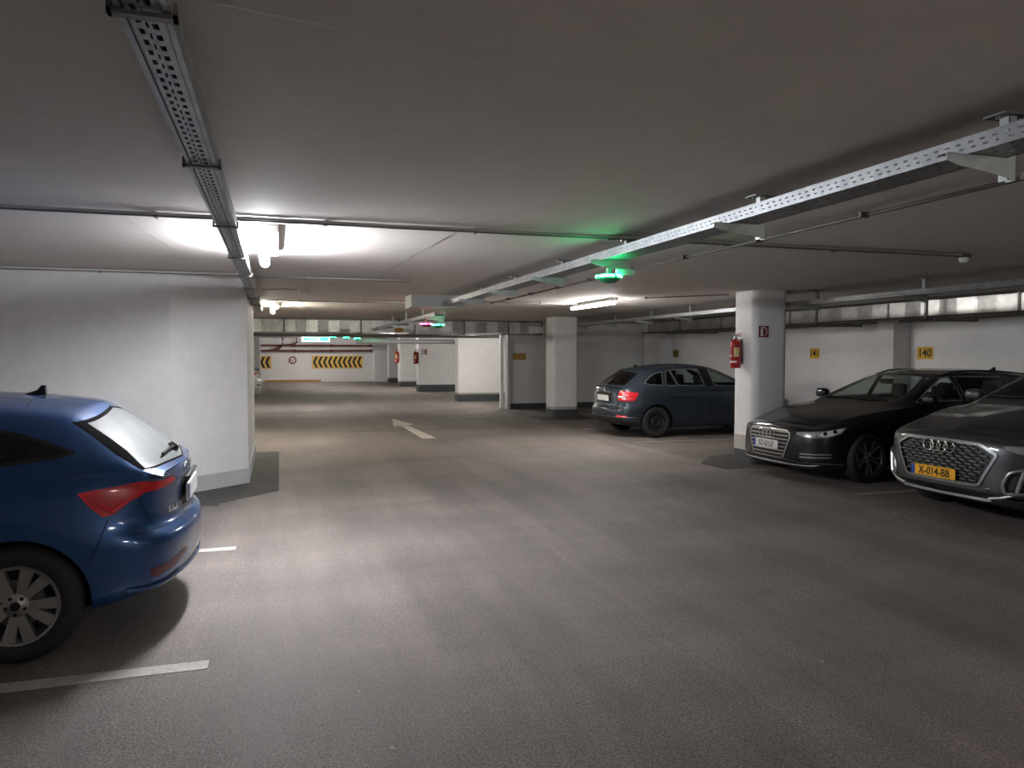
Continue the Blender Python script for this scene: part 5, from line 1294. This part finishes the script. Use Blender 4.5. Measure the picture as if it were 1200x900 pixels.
    while z > .425:
        hw = half(z)-.012; pit = .098; y = -.6+(pit/2 if row % 2 else 0)
        while y < .6:
            a, b = y-pit*.34, y+pit*.34
            if a > -hw and b < hw:
                p = on_skin(bd, 'front', (abs(y), z)); x = p[0].x-.010
                edge.add([(x, a, z-.004), (x, b, z-.004), (x, b, z+.004), (x, a, z+.004), (x+.02, a, z-.004), (x+.02, b, z-.004), (x+.02, b, z+.004), (x+.02, a, z+.004)], [(0,1,2,3),(3,2,6,7),(0,4,5,1),(0,3,7,4),(1,5,6,2)])
                for q, s in ((a, -1), (b, 1)):
                    lat.add([(x+.002, q, z-.004), (x+.002, q+s*pit*.16, z-.016), (x+.002, q+s*pit*.16, z-.024), (x+.002, q, z-.012), (x+.02, q, z-.004), (x+.02, q+s*pit*.16, z-.016), (x+.02, q+s*pit*.16, z-.024), (x+.02, q, z-.012)], [(0,1,2,3),(0,4,5,1),(3,2,6,7)])
            y += pit
        z -= .0305; row += 1
    tag(edge.build('grille_mesh', 'satin_grey', g), kind='stuff'); tag(lat.build('grille_lattice', 'chrome_dark', g), kind='stuff')
    p = on_skin(bd, 'front', (0, .75))[0]; ring_badge(root, p.x-.022, .748, .058, .081)
    p = on_skin(bd, 'front', (0, .49))[0]
    pl = front_plate(root, p.x-.028, .487, .52, .11, 'plate_yellow', 'plate_blue', 'X-014-BB', .105, sx=.88); pl.location.y = .05
    for s in (1, -1):
        a = [on_skin(bd, 'wrap', t) for t in dens(rnd([(.10, .66, .575), (.20, .81, .615), (.295, .875, .635), (.31, .885, .50), (.20, .825, .385), (.08, .63, .37), (.075, .615, .45)], .06), .03)]; a.append(a[0])
        MB().tube([(q.x+n.x*.004, s*(q.y+n.y*.004), q.z) for q, n in a], .017, 8).build('intake_frame', 'satin_grey', root, True)
        a = [on_skin(bd, 'wrap', t) for t in ((.16, .755, .585), (.14, .74, .50), (.13, .715, .395))]
        MB().tube([(q.x+n.x*.004, s*(q.y+n.y*.004), q.z) for q, n in a], .02, 8).build('intake_blade', 'silver', root, True)
        a = [on_skin(bd, 'wrap', t) for t in ((.54, .915, .885), (.50, .918, .83), (.36, .90, .775), (.24, .835, .75))]
        MB().tube([(q.x+n.x*.005, s*(q.y+n.y*.005), q.z) for q, n in a], .006, 6).build('light_strip', 'chrome', made[('headlamp', s)], True)
    for z, hh, mm in ((.385, .02, pnt), (.287, .022, 'silver')): hbar(bd, z, .50, hh, .022, 'skid_bar', mm, root, .002)
    for s in (1, -1):
        a = [on_skin(bd, 'wrap', t) for t in ((.05, .49, .287), (.08, .60, .32), (.13, .70, .37))]
        MB().tube([(q.x+n.x*.004, s*(q.y+n.y*.004), q.z) for q, n in a], .014, 8).build('skid_bar_end', 'silver', root, True)
        pts = [on_skin(tp, 'top', (x, .60)) for x in np.linspace(2.3, 3.9, 8)]
        MB().tube([(a.x, s*a.y, a.z+(.03 if 0 < i < 7 else .0)) for i, (a, n) in enumerate(pts)], .014, 8).build('roof_rail', 'gloss_black', root, True)
    for y0, y1 in ((-.6, .0), (.06, .66)):
        q = [on_skin(tp, 'front', (abs(y), z)) for y, z in ((y0, 1.185), ((y0+y1)/2, 1.18), (y1, 1.175))]
        MB().tube([(a.x+n.x*.012, yy, a.z+n.z*.012) for (a, n), yy in zip(q, (y0, (y0+y1)/2, y1))], .008, 6).build('wiper', 'plastic_black', root)
    fit_sides(root, made, pnt, (2.24, 3.24), .94, .96, (1.64, 1.04, 1.17), bd)
    MB().rbox((4.66, 0, .84), (.02, .52, .115), .008, 2).build('rear_number_plate', 'plate_yellow', root)
    return root
slate_hatch()
black_estate()
grey_suv()
blue_hatch('hatchback_car', 'far white car tail peeking out past the white block', (-4.86, 32.3, 0), 0, 'paint_white', False, 'glass_dark')
